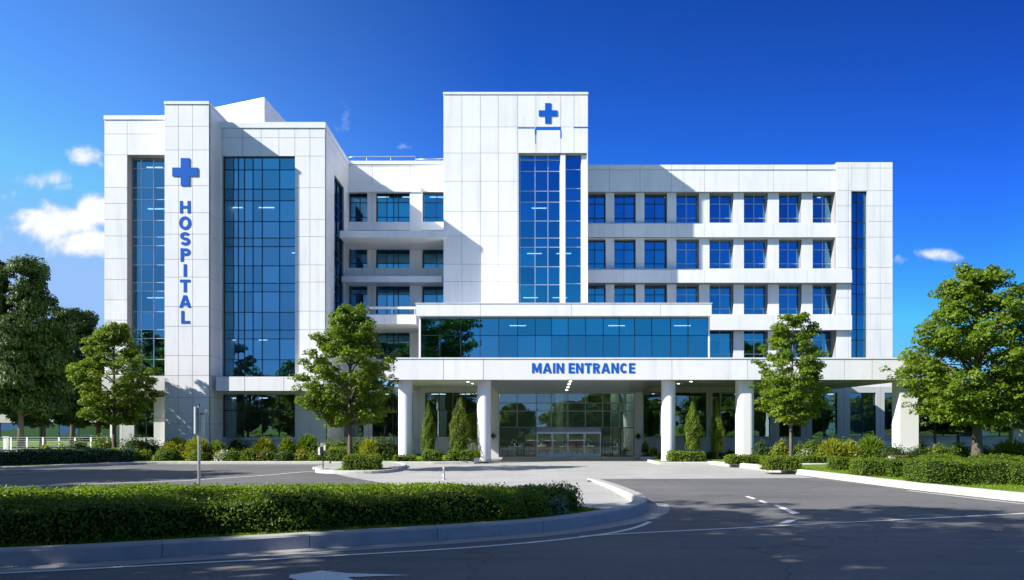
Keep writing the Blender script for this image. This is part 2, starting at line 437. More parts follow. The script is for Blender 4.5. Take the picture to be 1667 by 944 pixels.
# ledge and ground storey of wing
mb = MB(); mb.box(X(340, YT)+.31, X(535, YW), YT+.5, YW+.6, Z(636, YT+.5), Z(613, YT+.5), 0)
for p in (398, 462): mb.box(X(p, YT+.5)-.02, X(p, YT+.5)+.02, YT+.498, YT+.52, Z(636, YT+.5)+.02, Z(613, YT+.5)-.02, 1)
mb.build('ledge', WALL, hospital)
mb = MB(); yg = YW+.3
og = (X(362.5, yg), X(480, yg), Z(712, yg), Z(642, yg))
panel_wall(mb, X(340, YT)-.3, xb, 0, Z(636, YW), yg, pxs([480], yg), pzs([668], yg), [og], t=.35)
mb.box(X(362, yg), X(481, yg), yg-.12, yg+.02, Z(715.5, yg), Z(712, yg)-.004, 0)
mb.build('wall', ['panel_shaded', 'joint'], hospital)
glazing('window', og[0], og[1], og[2], og[3], yg+.25, pxs([395, 425, 453], yg), pzs([668], yg), 'glass_ground', 'frame_dark', .06)
interior(xa+2, xb-.3, yg+.6, yg+7, [.3, Z(640, yg)], cols=(X(402, yg),))

# --- penthouse behind the wing roof (turned block)
mb = MB()
c0 = (X(430, 64), 64.0); c1 = (X(345, 66.2), 66.2); c2 = (X(468, 69.5), 69.5); c3 = (c1[0]+c2[0]-c0[0], c1[1]+c2[1]-c0[1])
mb.prism([c0, c2, c3, c1], Z(199, YW)-1.2, Z(158, 64), 0)
ph = mb.build('penthouse', ['panel_white'], hospital)
mb = MB(); mb.box(X(536, 64)-.35, X(536, 64)+.05, 64, 64.8, ztop-.4, ztop+.35); mb.build('roof_vent', 'white_paint', hospital)

# --- central tower
xa, xb = X(722, YC), X(957, YC); ztop = Z(150, YC); zb = Z(508, YC)-.5
o_c = (X(844, YC), X(955.3, YC), zb-.1, Z(249, YC))
mb = MB()
panel_wall(mb, xa, xb, zb, ztop-.2, YC, pxs([752, 782, 811, 842.5, 872.5, 913, 934.5], YC), pzs([206.5, 249, 295, 344, 384, 430, 458], YC), [o_c], t=.75)
mb.box(xa-.03, xb+.03, YC-.05, YC+.75, ztop-.18, ztop, 0)
mb.box(X(912.5, YC), X(920.5, YC), YC+.1, YC+.75, zb, Z(250, YC), 0)
mb.box(X(947, YC), xb-.01, YC+.25, YC+.75, zb, Z(250, YC), 0)
mb.build('wall', WALL, hospital)
mb = MB(); mb.box(xa, xa+.3, YC+.75, 75, zb, ztop-.2); mb.box(xb-.3, xb, YC+.75, 75, zb, ztop-.2); mb.box(xa, xb, 75, 75.3, zb, ztop-.2)
mb.box(xa-.03, xb+.03, YC+.75, 75.3, ztop-.18, ztop); mb.build('side_wall', 'panel_white', hospital)
CR = [257, 275.5, 308, 326, 357, 385, 400, 432, 461.6]
glazing('curtain_glass', X(844, YC), X(912.5, YC), zb, Z(249, YC), YC+.55, pxs([846.5, 871, 892], YC+.5), pzs(CR, YC), 'glass_blue', 'frame_light', .055)
glazing('strip_window', X(920.5, YC), X(947, YC), zb, Z(249, YC), YC+.5, [], pzs([273, 304, 324.5, 357, 385, 400, 431, 460], YC), 'glass_blue', 'frame_light', .055)
interior(xa+.4, xb-.4, YC+1.0, YC+6, pzs([508, 470, 395, 318, 246], YC))
# blue joint strips under the cross
mb = MB()
for (a, b, c, d) in ((843, 871, 207.2, 209), (872.8, 913, 206.6, 211.5), (870.5, 873.2, 209.5, 219), (912, 914, 211.8, 225), (934, 957.2, 206.6, 208.4), (871.2, 872.4, 219.3, 234)):
    mb = MB(); mb.box(X(a, YC), X(b, YC), YC-.012, YC+.01, Z(d, YC), Z(c, YC)); mb.build('blue_trim', 'joint_blue', hospital)
def cross(cx, cz, y, h, w, arm, t):
    mb = MB(); a = arm/2
    pts = [(-a,-h/2),(a,-h/2),(a,-a),(w/2,-a),(w/2,a),(a,a),(a,h/2),(-a,h/2),(-a,a),(-w/2,a),(-w/2,-a),(-a,-a)]
    n = 12
    v = [(cx+p[0], y-t, cz+p[1]) for p in pts] + [(cx+p[0], y, cz+p[1]) for p in pts]
    mb.add(v, [tuple(range(n)), tuple(range(n,2*n))[::-1]] + [(i, n+i, n+(i+1)%n, (i+1)%n) for i in range(n)])
    return mb.build('cross_emblem', 'sign_blue', hospital)
s = YT/FOCAL
cross(X(301.5, YT), Z(280, YT), YT-.012, 45*s, 41.5*s, 14*s, .045)
s = YC/FOCAL
cross(X(892, YC), Z(184.5, YC), YC-.012, 33*s, 30*s, 9.5*s, .035)

def letter(mb, ch, x0, x1, z0, z1, y, t, bold=.215):
    """one bold sans capital, built from flat strokes t thick that stand on the wall at y"""
    W, H = x1-x0, z1-z0; s = bold*H; k = [0]
    def slab_(pts):
        n = len(pts); e = k[0]*.0012; k[0] += 1
        ar = sum(pts[i][0]*pts[(i+1)%n][1]-pts[(i+1)%n][0]*pts[i][1] for i in range(n))
        if ar < 0: pts = pts[::-1]
        v = [(x0+p[0], y-t-e, z0+p[1]) for p in pts]+[(x0+p[0], y, z0+p[1]) for p in pts]
        mb.add(v, [tuple(range(n)), tuple(range(n, 2*n))[::-1]]+[(i, n+i, n+(i+1)%n, (i+1)%n) for i in range(n)])
    def rect(a, b, c, d): slab_([(a,c),(b,c),(b,d),(a,d)])
    def stroke(path, w=s, closed=False):
        n = len(path); e = k[0]*.0012; k[0] += 1; Lp, Rp = [], []
        for i, p in enumerate(path):
            a = path[(i-1)%n] if closed else path[max(0,i-1)]; b = path[(i+1)%n] if closed else path[min(n-1,i+1)]
            d = Vector((b[0]-a[0], b[1]-a[1])).normalized(); Lp.append((p[0]-d.y*w/2, p[1]+d.x*w/2)); Rp.append((p[0]+d.y*w/2, p[1]-d.x*w/2))
        v = []
        for i in range(n): v += [(x0+Lp[i][0], y-t-e, z0+Lp[i][1]), (x0+Rp[i][0], y-t-e, z0+Rp[i][1]), (x0+Lp[i][0], y, z0+Lp[i][1]), (x0+Rp[i][0], y, z0+Rp[i][1])]
        f = []
        for i in range(n if closed else n-1):
            q, r = 4*i, 4*((i+1)%n); f += [(q, q+1, r+1, r), (q, r, r+2, q+2), (q+1, q+3, r+3, r+1)]
        if not closed: f += [(0, 2, 3, 1), (4*n-4, 4*n-3, 4*n-1, 4*n-2)]
        mb.add(v, f)
    def arc(cx, cz, rx, rz, a0, a1, n=18): return [(cx+rx*math.cos(R(a0+(a1-a0)*i/n)), cz+rz*math.sin(R(a0+(a1-a0)*i/n))) for i in range(n+1)]
    h = s/2
    if ch == 'H': rect(0, s, 0, H); rect(W-s, W, 0, H); rect(s, W-s, H/2-h*.9, H/2+h*.9)
    elif ch == 'O': stroke(arc(W/2, H/2, W/2-h, H/2-h, 0, 360, 36)[:-1], s, True)
    elif ch == 'C': stroke(arc(W/2, H/2, W/2-h, H/2-h, 42, 318, 30))
    elif ch == 'S':
        rv = (H-s)/4; rh = (W-s)/2
        stroke(arc(W/2, H-h-rv, rh, rv, 25, 270, 16)+arc(W/2, h+rv, rh, rv, 90, -155, 16)[1:], s*.95)
    elif ch in 'PR':
        rect(0, s, 0, H); rv = (H*.58-s)/2; rh = min(rv*1.1, W-s-h)
        stroke([(s, H-h), (W-h-rh, H-h)]+arc(W-h-rh, H-h-rv, rh, rv, 90, -90, 12)+[(W-h-rh, H-h-2*rv), (s, H-h-2*rv)], s*.9)
        if ch == 'R': slab_([(W*.42, H*.40), (W*.42+s*1.1, H*.40), (W, 0), (W-s*1.2, 0)])
    elif ch == 'I': rect(0, W, 0, H)
    elif ch == 'T': rect(0, W, H-s*.92, H); rect(W/2-h, W/2+h, 0, H-s*.92)
    elif ch == 'L': rect(0, s, 0, H); rect(s, W, 0, s*.92)
    elif ch == 'E':
        rect(0, s, 0, H)
        for c in (0, H/2-s*.44, H-s*.88): rect(s, W-(.06*W if 0 < c < H*.7 else 0), c, c+s*.88)
    elif ch == 'N': slab_([(0,0),(0,H),(s*1.05,H),(W-s,s*1.7),(W-s,H),(W,H),(W,0),(W-s*1.05,0),(s,H-s*1.7),(s,0)])
    elif ch == 'M': slab_([(0,0),(0,H),(s*1.1,H),(W/2,H*.42),(W-s*1.1,H),(W,H),(W,0),(W-s*.95,0),(W-s*.95,H*.62),(W/2+s*.42,H*.1),(W/2-s*.42,H*.1),(s*.95,H*.62),(s*.95,0)])
    elif ch == 'A':
        m = W/2; slab_([(0,0),(m-s*.56,H),(m,H),(m,H-s*1.15),(s*1.08,0)]); slab_([(W,0),(m+s*.56,H),(m,H),(m,H-s*1.15),(W-s*1.08,0)]); rect(W*.24, W*.76, H*.20, H*.20+s*.8)
for ch, yt, yb, w in (('H',327,347,17),('O',352,374,19.5),('S',377.5,399.5,16.5),('P',404,425.5,16),('I',430,450,4.8),('T',455,475.5,16.5),('A',480.5,500.5,19),('L',506,526.5,14)):
    cx = 301.3 if ch not in 'LP' else 302
    mb = MB(); letter(mb, ch, X(cx-w/2, YT), X(cx+w/2, YT), Z(yb, YT), Z(yt, YT), YT-.004, .022, .225); mb.build('letter', 'sign_blue', hospital)
for word, a, b in (('MAIN', 866, 918), ('ENTRANCE', 925.5, 1033.5)):
    rel = {'M': 1.2, 'A': 1.15, 'I': .27, 'N': .98, 'E': .78, 'T': .92, 'R': .9, 'C': 1.0}; gap = .17
    tot = sum(rel[c] for c in word)+gap*(len(word)-1); u = (b-a)/tot; x = a
    mb = MB()
    for c in word: letter(mb, c, X(x, YCAN), X(x+rel[c]*u, YCAN), Z(607.5, YCAN), Z(591, YCAN), YCAN-.004, .018, .22); x += (rel[c]+gap)*u
    mb.build('lettering', 'sign_blue', hospital)

# --- canopy with fascia, soffit, columns
cx0, cx1 = X(626, YCAN), X(1494, YCAN); zt, zbm = Z(582, YCAN), Z(618, YCAN)
mb = MB()
panel_wall(mb, cx0, cx1, zbm, zt-.10, YCAN, pxs([722, 787, 1094, 1217, 1310, 1375, 1420], YCAN), [], t=.5, gap=.03)
mb.box(cx0-.04, cx1+.04, YCAN-.04, YCAN+.5, zt-.09, zt, 0)
mb.box(cx0, cx0+.4, YCAN+.5, 66, zbm, zt-.001, 0); mb.box(cx1-.4, cx1, YCAN+.5, 66, zbm, zt-.001, 0)
mb.build('fascia', WALL, hospital)
mb = MB(); mb.box(cx0+.4, cx1-.4, YCAN+.5, 66.5, zbm+.25, zbm+.45); 
mb.box(X(812, 51), X(1092, 51), YCAN+1.0, YCAN+1.25, zbm+.02, zbm+.25)
mb.build('soffit', 'soffit', hospital)
zsl = Z(638.5, YLOB); ca, cb_ = X(786, YCAN), X(1092, YCAN); cc_, cd_ = X(812, YLOB), X(1046, YLOB)
mb = MB(); ya_, yb_ = YCAN+1.7, YLOB-.16
mb.add([(ca, ya_, zbm+.06), (cb_, ya_, zbm+.06), (cd_, yb_, zsl), (cc_, yb_, zsl), (ca, ya_, zbm+.24), (cb_, ya_, zbm+.24), (cd_, yb_, zbm+.24), (cc_, yb_, zbm+.24)], [(0,3,2,1),(4,5,6,7),(0,1,5,4),(1,2,6,5),(2,3,7,6),(3,0,4,7)])
mb.build('soffit_coffer', 'coffer', hospital)
def zcof(y): return zbm+.06+(zsl-zbm-.06)*(y-ya_)/(yb_-ya_)
mb = MB(); mb.box(cx0+.4, cx1-.4, YCAN+.5, 66.5, zt-.4, zt-.2); mb.build('canopy_roof', 'roofing', hospital)
for (x, y) in [(3.9,53.4),(3.95,55.2),(4.0,57.2),(4.05,59.2),(-3.9,52.6),(-3.5,54.4),(-3.2,58.0),(-3.0,60.3),(13.6,53.2),(13.2,55.0),(12.9,57.6),(12.6,60.5),(12.4,54.0)]:
    mb = MB(); zc = zcof(y)-.012 if -.8 < x < 9 and 52.8 < y < 60.8 else zbm+.25
    mb.box(x-.085, x+.085, y-.10, y+.10, zc-.012, zc-.002); mb.build('downlight', 'lamp_glow', hospital)
for p in (660, 788, 1088):
    yc = YCAN+1.0; cx = X(p, yc); r = 11.3*yc/FOCAL
    mb = MB(); mb.cyl(cx, yc, .12, zbm+.25, r, n=40); c = mb.build('column', 'white_paint', hospital)
    mb = MB(); mb.cyl(cx, yc, .10, .22, r+.04, n=40); mb.build('base', 'panel_shaded', c)
yc = YCAN+1.0; cx = X(1212, yc)
mb = MB(); w = 13.2*yc/FOCAL
pts = []
for sx, sy in ((1,1),(-1,1),(-1,-1),(1,-1)):
    rr_ = .30
    a0 = math.atan2(sy, sx) - math.pi/4
    for k in range(7):
        a = a0 + k/6*math.pi/2; pts.append((cx+sx*(w-rr_)+rr_*math.cos(a), yc+sy*(w-rr_)+rr_*math.sin(a)))
mb.prism(pts, .12, zbm+.25); mb.build('column', 'white_paint', hospital)
cx = X(1473.5, yc); mb = MB(); mb.box(cx-.6, cx+.6, yc-.55, yc+.55, .12, zbm+.25); mb.build('column', 'white_paint', hospital)

# --- block over the entrance
mb = MB(); bx0, bx1 = X(685, YBLK), X(1152, YBLK)
mb.box(X(677, YCOR), X(1158.5, YCOR), YCOR, YC+.2, Z(514, YCOR), Z(493, YCOR)-.06, 0)
mb.box(X(677, YCOR)-.04, X(1158.5, YCOR)+.04, YCOR-.04, YC+.2, Z(493, YCOR)-.05, Z(493, YCOR), 0)
for p in (782, 930, 1075): mb.box(X(p, YCOR)-.012, X(p, YCOR)+.012, YCOR-.003, YCOR+.01, Z(514, YCOR)+.02, Z(493, YCOR)-.08, 1)
mb.build('cornice', WALL, hospital)
vx = pxs([716, 750, 781.6, 812, 842.7, 871.5, 898, 925, 953.6, 982, 1008, 1033, 1061, 1091.7, 1120], YBLK)
ztg = Z(514, YCOR)
glazing('curtain_glass', bx0, bx1, zt-.25, ztg, YBLK, vx, [Z(546, YBLK)], 'glass_blue', 'frame_dark', .045)
mb = MB(); mb.box(bx0-.14, bx0, YBLK-.06, YF-.4, zt-.25, ztg); mb.box(bx1, bx1+.14, YBLK-.06, YF-.4, zt-.25, ztg); mb.build('side_wall', 'panel_white', hospital)
interior(bx0+.05, bx1-.05, YBLK+.6, YC+1.0, [zt-.2, ztg-.02], cols=(bx0+4, bx0+10, bx0+15))

# --- recessed middle section, left of the central tower
mb = MB(); xa, xb = X(529, YW)-.02, X(740, YF)
rowsL = [(312, 361), (390, 436), (463, 511), (540, 585)]
colsL = [(568, 598), (612, 667), (688, 731)]
ops = [(X(a, YF), X(b, YF), Z(d, YF), Z(c, YF)) for c, d in rowsL for a, b in colsL]
panel_wall(mb, xa, xb, zt-.3, Z(262, YF)-.3, YF, pxs([606, 668], YF), pzs([271], YF), ops, t=.7)
mb.box(xa, xb, YF-.06, YF+.7, Z(262, YF)-.28, Z(262, YF), 0)
for (c, d) in ((361.5, 374), (436.5, 450), (511, 530)): mb.box(xa, X(722, YF-.35), YF-.35, YF-.002, Z(d, YF-.35), Z(c, YF-.35), 0)
mb.box(X(667, YF-.4), X(687, YF-.4), YF-.4, YF-.004, zt, Z(312, YF-.4), 0)
mb.box(xa, X(684, YF-.5), YF-.5, YF-.006, Z(312, YF-.5), Z(301, YF-.5), 0)
mb.build('wall', WALL, hospital)
def framed_window(a, b, c, d, vm, hm, y, curtain=None, frame='frame_dark', blind=0):
    p = glazing('window', a, b, c, d, y, vm, hm, 'glass_blue', frame, .06)
    if curtain:
        q = MB(); n = 14; ca, cb = curtain
        for k in range(n):
            u0, u1 = ca+(cb-ca)*k/n, ca+(cb-ca)*(k+1)/n
            s0, s1 = (.05 if k % 2 else 0), (0 if k % 2 else .05)
            q.add([(u0, y+.35+s0, c), (u1, y+.35+s1, c), (u1, y+.35+s1, d), (u0, y+.35+s0, d)], [(0,1,2,3)])
        q.build('curtain', 'curtain', p)
    if blind:
        q = MB(); q.box(a+.05, b-.05, y+.18, y+.20, d-(d-c)*blind, d-.03); q.build('blind', 'blind', p)
    return p
for ri, (c, d) in enumerate(rowsL):
    zc, zd = Z(d, YF), Z(c, YF); hm = [zd-(zd-zc)*.31, zc+(zd-zc)*.2]
    for ci, (a, b) in enumerate(colsL):
        xa_, xb_ = X(a, YF), X(b, YF)
        vm = [[.55], [.3, .5, .64], [.52]][ci]
        framed_window(xa_, xb_, zc, zd, [xa_+(xb_-xa_)*t for t in vm], hm, YF+.5, (xa_, xa_+.55) if ci == 0 else ((xa_+1.5, xa_+2.0) if ci == 1 and ri != 1 else None))
interior(xa+.4, xb+.5, YF+1.1, YF+6, pzs([590, 518, 443, 368, 300], YF))
def slab(a, b, y, zt_, zb_, name='balcony', lip=.16):
    mb = MB(); mb.box(X(a, y), X(b, y), y, YF-.36, Z(zb_, y), Z(zt_, y)); return mb.build(name, 'panel_white', hospital)
slab(553, 727, 62.3, 375.5, 386.5); slab(556, 719.5, 64.6, 449.5, 459)
mb = MB(); y = 60.5; mb.box(X(560, y), X(676.5, y), y, YF-.37, Z(527, y), Z(512, y)); mb.box(X(560, y), X(676.5, y), y+.02, y+.12, Z(503, y), Z(499, y))
for p in (562, 600, 638, 675): mb.box(X(p, y)-.03, X(p, y)+.03, y+.04, y+.10, Z(513, y), Z(502, y))
mb.build('balcony', 'panel_white', hospital)
# roof railing
mb = MB(); yr = YF+.5
zr0, zr1 = Z(262, YF)-.02, Z(251.5, YF)
mb.tube([(X(566, yr), yr, zr1-.1), (X(576, yr), yr, zr1), (X(676, yr), yr, zr1+.03), (X(676, yr), yr, zr0)], .035, 6)
mb.tube([(X(676, yr), yr, Z(256, YF)), (X(722, yr), yr, Z(255, YF))], .03, 6)
mb.tube([(X(597, yr), yr, zr1), (X(597, yr), yr, zr0)], .03, 6); mb.tube([(X(636, yr), yr, zr1), (X(636, yr), yr, zr0)], .02, 6)
mb.build('railing', 'steel', hospital)

# --- right facade
colsR = [(953, 986), (1000, 1035), (1049, 1086), (1101, 1138), (1155, 1194), (1211, 1250), (1268, 1305), (1323, 1363)]
rowsR = [(314, 362.5), (389.5, 437), (463, 511.5), (537, 590)]
xa, xb = X(952, YF), X(1366, YF)
mb = MB()
ops = [(X(a, YF), X(b, YF), Z(d, YF), Z(c, YF)) for c, d in rowsR for a, b in colsR]
panel_wall(mb, xa, xb, zt-.3, Z(312, YF), YF, [], [], ops, t=.9)
yh = YF-.32
panel_wall(mb, xa, xb, Z(312, yh), Z(276.5, yh), yh, pxs([992, 1042, 1093, 1147, 1203, 1259, 1314], yh), [], [], t=.3)
panel_wall(mb, xa, xb, Z(275.8, yh-.05), Z(268, yh-.05), yh-.05, pxs([992, 1042, 1093, 1147, 1203, 1259, 1314], yh), [], [], t=1.2, gap=.03)
mb.build('wall', WALL, hospital)
for (c, d, e) in ((364, 386, 1365), (439, 460, 1387), (513, 537, 1387)):
    mb = MB(); y = YF-.42 if e > 1370 else YF-.32
    if e > 1370: y = YE-.3
    panel_wall(mb, xa, X(e, y), Z(d, y), Z(c, y), y, pxs([1015, 1093, 1147, 1203, 1259, 1314], y), [], [], t=YF-y-.01, gap=.018)
    mb.build('spandrel', WALL, hospital)
for ri, (c, d) in enumerate(rowsR):
    zc, zd = Z(d, YF), Z(c, YF); hh = zd-zc if ri < 3 else 2.5
    hm = [zd-hh*.31, zd-hh*.79]
    for ci, (a, b) in enumerate(colsR):
        xa_, xb_ = X(a, YF), X(b, YF)
        framed_window(xa_, xb_, zc, zd, [(xa_+xb_)/2], hm, YF+.62, (xb_-.45, xb_-.02) if (ci+ri) % 2 == 0 or ci > 3 else None, 'frame_light' if ci > 2 else 'frame_dark', [0,0,.28,0,0,.55,0,.2,0,0,.4,0,.7][(ci*5+ri*3) % 13])
interior(xa, xb+3.5, YF+1.2, YF+6, pzs([590, 520, 445, 371, 300], YF))
# end block
mb = MB(); xa, xb = X(1362, YE), X(1453, YE); ztop = Z(264, YE)
oe = (X(1386, YE), X(1411.5, YE), zt-.4, Z(311, YE))
panel_wall(mb, xa, xb, 0.0, ztop, YE, pxs([1381, 1386, 1412, 1433], YE), pzs([273.5, 310, 335, 360.5, 386, 435.5, 461, 485, 511, 536.5], YE), [oe], t=.5)
mb.build('wall', WALL, hospital)
glazing('strip_window', oe[0], oe[1], oe[2], oe[3], YE+.3, pxs([1396.5], YE), pzs([328, 361, 386.5, 403, 436, 462, 477.5, 511, 536, 553, 585], YE), 'glass_blue', 'frame_dark', .05)
mb = MB(); mb.box(xa, xa+.3, YE+.5, 84, zt, ztop-.02); mb.box(xb-.3, xb, YE+.5, 84, 0, ztop-.02); mb.box(X(740, YF), xb, 84, 84.3, 0, Z(268, YF)-.3)
mb.box(X(529, YW)+.05, xb-.3, YF+1.0, 84, Z(268, YF)-.9, Z(268, YF)-.6); mb.build('roof', 'roofing', hospital)

# --- ground storey behind the columns
yg = 65.0; zs_ = Z(711, yg); zh = Z(639, yg)
mb = MB(); xa, xb = X(529, YW)-.02, X(806, YLOB)
opsL = [(X(a, yg), X(b, yg), zs_, zh) for a, b in ((540, 566), (574, 592), (606, 672), (692, 737), (737.4, 778))]
panel_wall(mb, xa, xb, 0, zbm+.24, yg, pxs([572, 600, 682], yg), [], opsL, t=.4)
mb.box(xa, xb, yg-.10, yg-.002, zs_-.12, zs_-.006, 0)
mb.build('wall', ['panel_shaded', 'joint'], hospital)
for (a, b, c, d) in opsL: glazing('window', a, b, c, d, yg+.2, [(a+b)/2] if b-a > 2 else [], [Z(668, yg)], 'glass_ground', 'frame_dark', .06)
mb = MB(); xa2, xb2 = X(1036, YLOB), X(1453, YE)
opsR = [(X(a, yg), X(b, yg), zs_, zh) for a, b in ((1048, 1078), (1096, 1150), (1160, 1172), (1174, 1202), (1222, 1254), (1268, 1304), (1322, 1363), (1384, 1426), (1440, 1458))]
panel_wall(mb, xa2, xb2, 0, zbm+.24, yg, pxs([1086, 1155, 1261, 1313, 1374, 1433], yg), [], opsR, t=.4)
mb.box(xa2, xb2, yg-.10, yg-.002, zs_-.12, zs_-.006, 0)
mb.build('wall', ['panel_shaded', 'joint'], hospital)
for (a, b, c, d) in opsR: glazing('window', a, b, c, d, yg+.2, [(a+b)/2] if b-a > 1.5 else [], [Z(668, yg)], 'glass_ground', 'frame_dark', .06)
interior(xa+.2, xb-.2, yg+.6, yg+7, [.3, zbm], cols=(X(645, yg+2), X(585, yg+2)))
interior(xa2+.2, xb2-.2, yg+.6, yg+7, [.3, zbm], cols=(X(1190, yg+2), X(1430, yg+2), X(1340, yg+2)))
# --- lobby
xl, xr = X(812, YLOB), X(1032.5, YLOB); zlt = Z(640, YLOB)
mb = MB()
for (a, b) in ((796, 812), (1032.5, 1046)): mb.box(X(a, YLOB), X(b, YLOB), YLOB-.15, yg, 0, zbm+.24, 0)
mb.box(xl, xr, YLOB-.1, YLOB+.3, zlt, zbm+.24, 0)
mb.build('wall', ['panel_shaded'], hospital)
xm = pxs([842, 873, 924.5, 953, 981, 1008], YLOB)
zdoor, zhead = Z(703, YLOB), Z(696, YLOB)
glazing('entrance_glass', xl, xr, zhead, zlt, YLOB, xm + [X(897.5, YLOB)], pzs([656, 669], YLOB), 'glass_lobby', 'steel_dark', .06)
glazing('entrance_glass', xl, X(873, YLOB), .06, zhead-.001, YLOB, pxs([842, 853], YLOB), [], 'glass_clear', 'frame_dark', .06)
glazing('entrance_glass', X(979, YLOB), xr, .06, zhead-.001, YLOB, pxs([997, 1010], YLOB), [], 'glass_clear', 'frame_dark', .06)
mb = MB(); mb.box(X(873, YLOB)+.04, X(979, YLOB)-.04, YLOB-.12, YLOB+.08, zdoor+.005, zhead-.045); mb.build('door_header', 'steel_dark', hospital)
for a, b, hs in ((873.8, 898.8, 1), (899.2, 924.2, 1), (924.6, 951.5, -1), (951.9, 978.2, -1)):
    x0, x1 = X(a, YLOB), X(b, YLOB); y = YLOB-.02; w = .075
    mb = MB(); mb.box(x0, x0+w, y-.03, y+.03, .03, zdoor); mb.box(x1-w, x1, y-.03, y+.03, .03, zdoor)
    mb.box(x0+w, x1-w, y-.028, y+.028, zdoor-.14, zdoor); mb.box(x0+w, x1-w, y-.028, y+.028, .03, .25)
    d = mb.build('door', 'frame_light', hospital)
    mb = MB(); mb.add([(x0+w, y, .25), (x1-w, y, .25), (x1-w, y, zdoor-.14), (x0+w, y, zdoor-.14)], [(0,1,2,3)]); mb.build('door_glass', 'glass_clear', d)
    hx = x1-.06 if hs > 0 else x0+.06
    mb = MB(); mb.tube([(hx, y-.03, .8), (hx, y-.1, .85), (hx, y-.1, 1.35), (hx, y-.03, 1.4)], .022, 6); mb.build('handle', 'black_plastic', d)
mb = MB(); mb.box(xl-.3, xr+.3, YLOB+.1, 78, -.1, .012); mb.build('lobby_floor', 'lobby_floor', hospital)
mb = MB(); mb.box(xl-.3, xr+.3, 78, 78.2, .012, zbm+.2); mb.box(xl-.5, xl-.3, yg+.41, 78, .012, zbm+.2); mb.box(xr+.3, xr+.5, yg+.41, 78, .012, zbm+.2)
mb.box(xl-.3, xr+.3, YLOB+.3, 78, zbm+.2, zbm+.3)
for cx in (-3.2, 4.0, 8.6): mb.box(cx-.3, cx+.3, 67, 67.6, .012, zbm+.2)
mb.build('interior', 'lobby_wall', hospital)
for (x, y) in [(-.5,64),(2.4,65),(5.4,64),(8,66),(1,69),(4.5,70),(7,71)]:
    mb = MB(); mb.box(x-.6, x+.6, y-.15, y+.15, zbm+.15, zbm+.195); mb.build('ceiling_lamp', 'lamp_lobby', hospital)
# ------------------------------------------------------------------ ground, road, plaza, kerbs
def struct(o): o['kind'] = 'structure'; return o
mb = MB(); mb.sheet([(-1500,-900),(1500,-900),(1500,2500),(-1500,2500)], -.03); struct(mb.build('ground', 'lawn'))
mb = MB(); mb.sheet([(-95,-30),(95,-30),(95,66),(-95,66)], 0.0); struct(mb.build('road', 'asphalt'))
def smooth(pts, n=6):
    P = [Vector((p[0], p[1], 0)) for p in pts]; out = []
    for i in range(len(P)-1):
        p0, p1, p2, p3 = P[max(i-1,0)], P[i], P[i+1], P[min(i+2,len(P)-1)]
        for k in range(n):
            t = k/n
            q = .5*((2*p1)+(-p0+p2)*t+(2*p0-5*p1+4*p2-p3)*t*t+(-p0+3*p1-3*p2+p3)*t**3); out.append((q.x, q.y))
    out.append((P[-1].x, P[-1].y)); return out
def offset(pts, d):
    out = []
    for i, p in enumerate(pts):
        a, b = pts[max(i-1,0)], pts[min(i+1,len(pts)-1)]
        t = Vector((b[0]-a[0], b[1]-a[1])).normalized(); out.append((p[0]-t.y*d, p[1]+t.x*d))
    return out
def arclen(pts):
    s = [0.0]
    for a, b in zip(pts, pts[1:]): s.append(s[-1]+math.dist(a, b))
    return s
def at_len(pts, S, s):
    s = max(0, min(S[-1]-1e-6, s))
    for i in range(len(S)-1):
        if S[i+1] > s:
            t = (s-S[i])/(S[i+1]-S[i]); a, b = pts[i], pts[i+1]
            d = Vector((b[0]-a[0], b[1]-a[1])).normalized()
            return (a[0]+(b[0]-a[0])*t, a[1]+(b[1]-a[1])*t), d
    return pts[-1], Vector((1,0))
# a kerb laid as separate stones of one mesh: outer line, width to its left (+) side
def kerb(name, line, width, h, stone=2.2, z0=-.02, gap=.012, mat='kerb'):
    S = arclen(line); n = max(1, round(S[-1]/stone)); mb = MB()
    for k in range(n):
        a, b = S[-1]*k/n+gap/2, S[-1]*(k+1)/n-gap/2
        m = 5; lo, hi = [], []
        for j in range(m):
            s = a+(b-a)*j/(m-1); (p, d) = at_len(line, S, s)
            if j in (0, m-1):
                (_, d) = at_len(line, S, max(.01, min(S[-1]-.01, (S[-1]*k/n if j == 0 else S[-1]*(k+1)/n))))
            hh = h(s/S[-1]) if callable(h) else h
            nx, ny = -d.y, d.x; c = .035
            lo.append([(p[0], p[1], z0), (p[0]+nx*.012, p[1]+ny*.012, hh-c), (p[0]+nx*(c+.012), p[1]+ny*(c+.012), hh), (p[0]+nx*(width-c), p[1]+ny*(width-c), hh), (p[0]+nx*width, p[1]+ny*width, hh-c), (p[0]+nx*width, p[1]+ny*width, z0)])
        v = [q for r in lo for q in r]; f = []
        for j in range(m-1):
            for i in range(5): f.append((j*6+i, (j+1)*6+i, (j+1)*6+i+1, j*6+i+1))
        f.append(tuple(range(6))); f.append(tuple((m-1)*6+i for i in range(6))[::-1])
        mb.add(v, f)
    return struct(mb.build(name, mat))
def strip(name, line, width, z, mat, a=0.0, b=1.0):
    S = arclen(line); n = max(2, int(S[-1]*(b-a)/.4)); mb = MB(); v = []
    for k in range(n+1):
        (p, d) = at_len(line, S, S[-1]*(a+(b-a)*k/n)); v += [(p[0], p[1], z), (p[0]-d.y*width, p[1]+d.x*width, z)]
    mb.add(v, [(2*k, 2*k+2, 2*k+3, 2*k+1) for k in range(n)]); return struct(mb.build(name, mat))

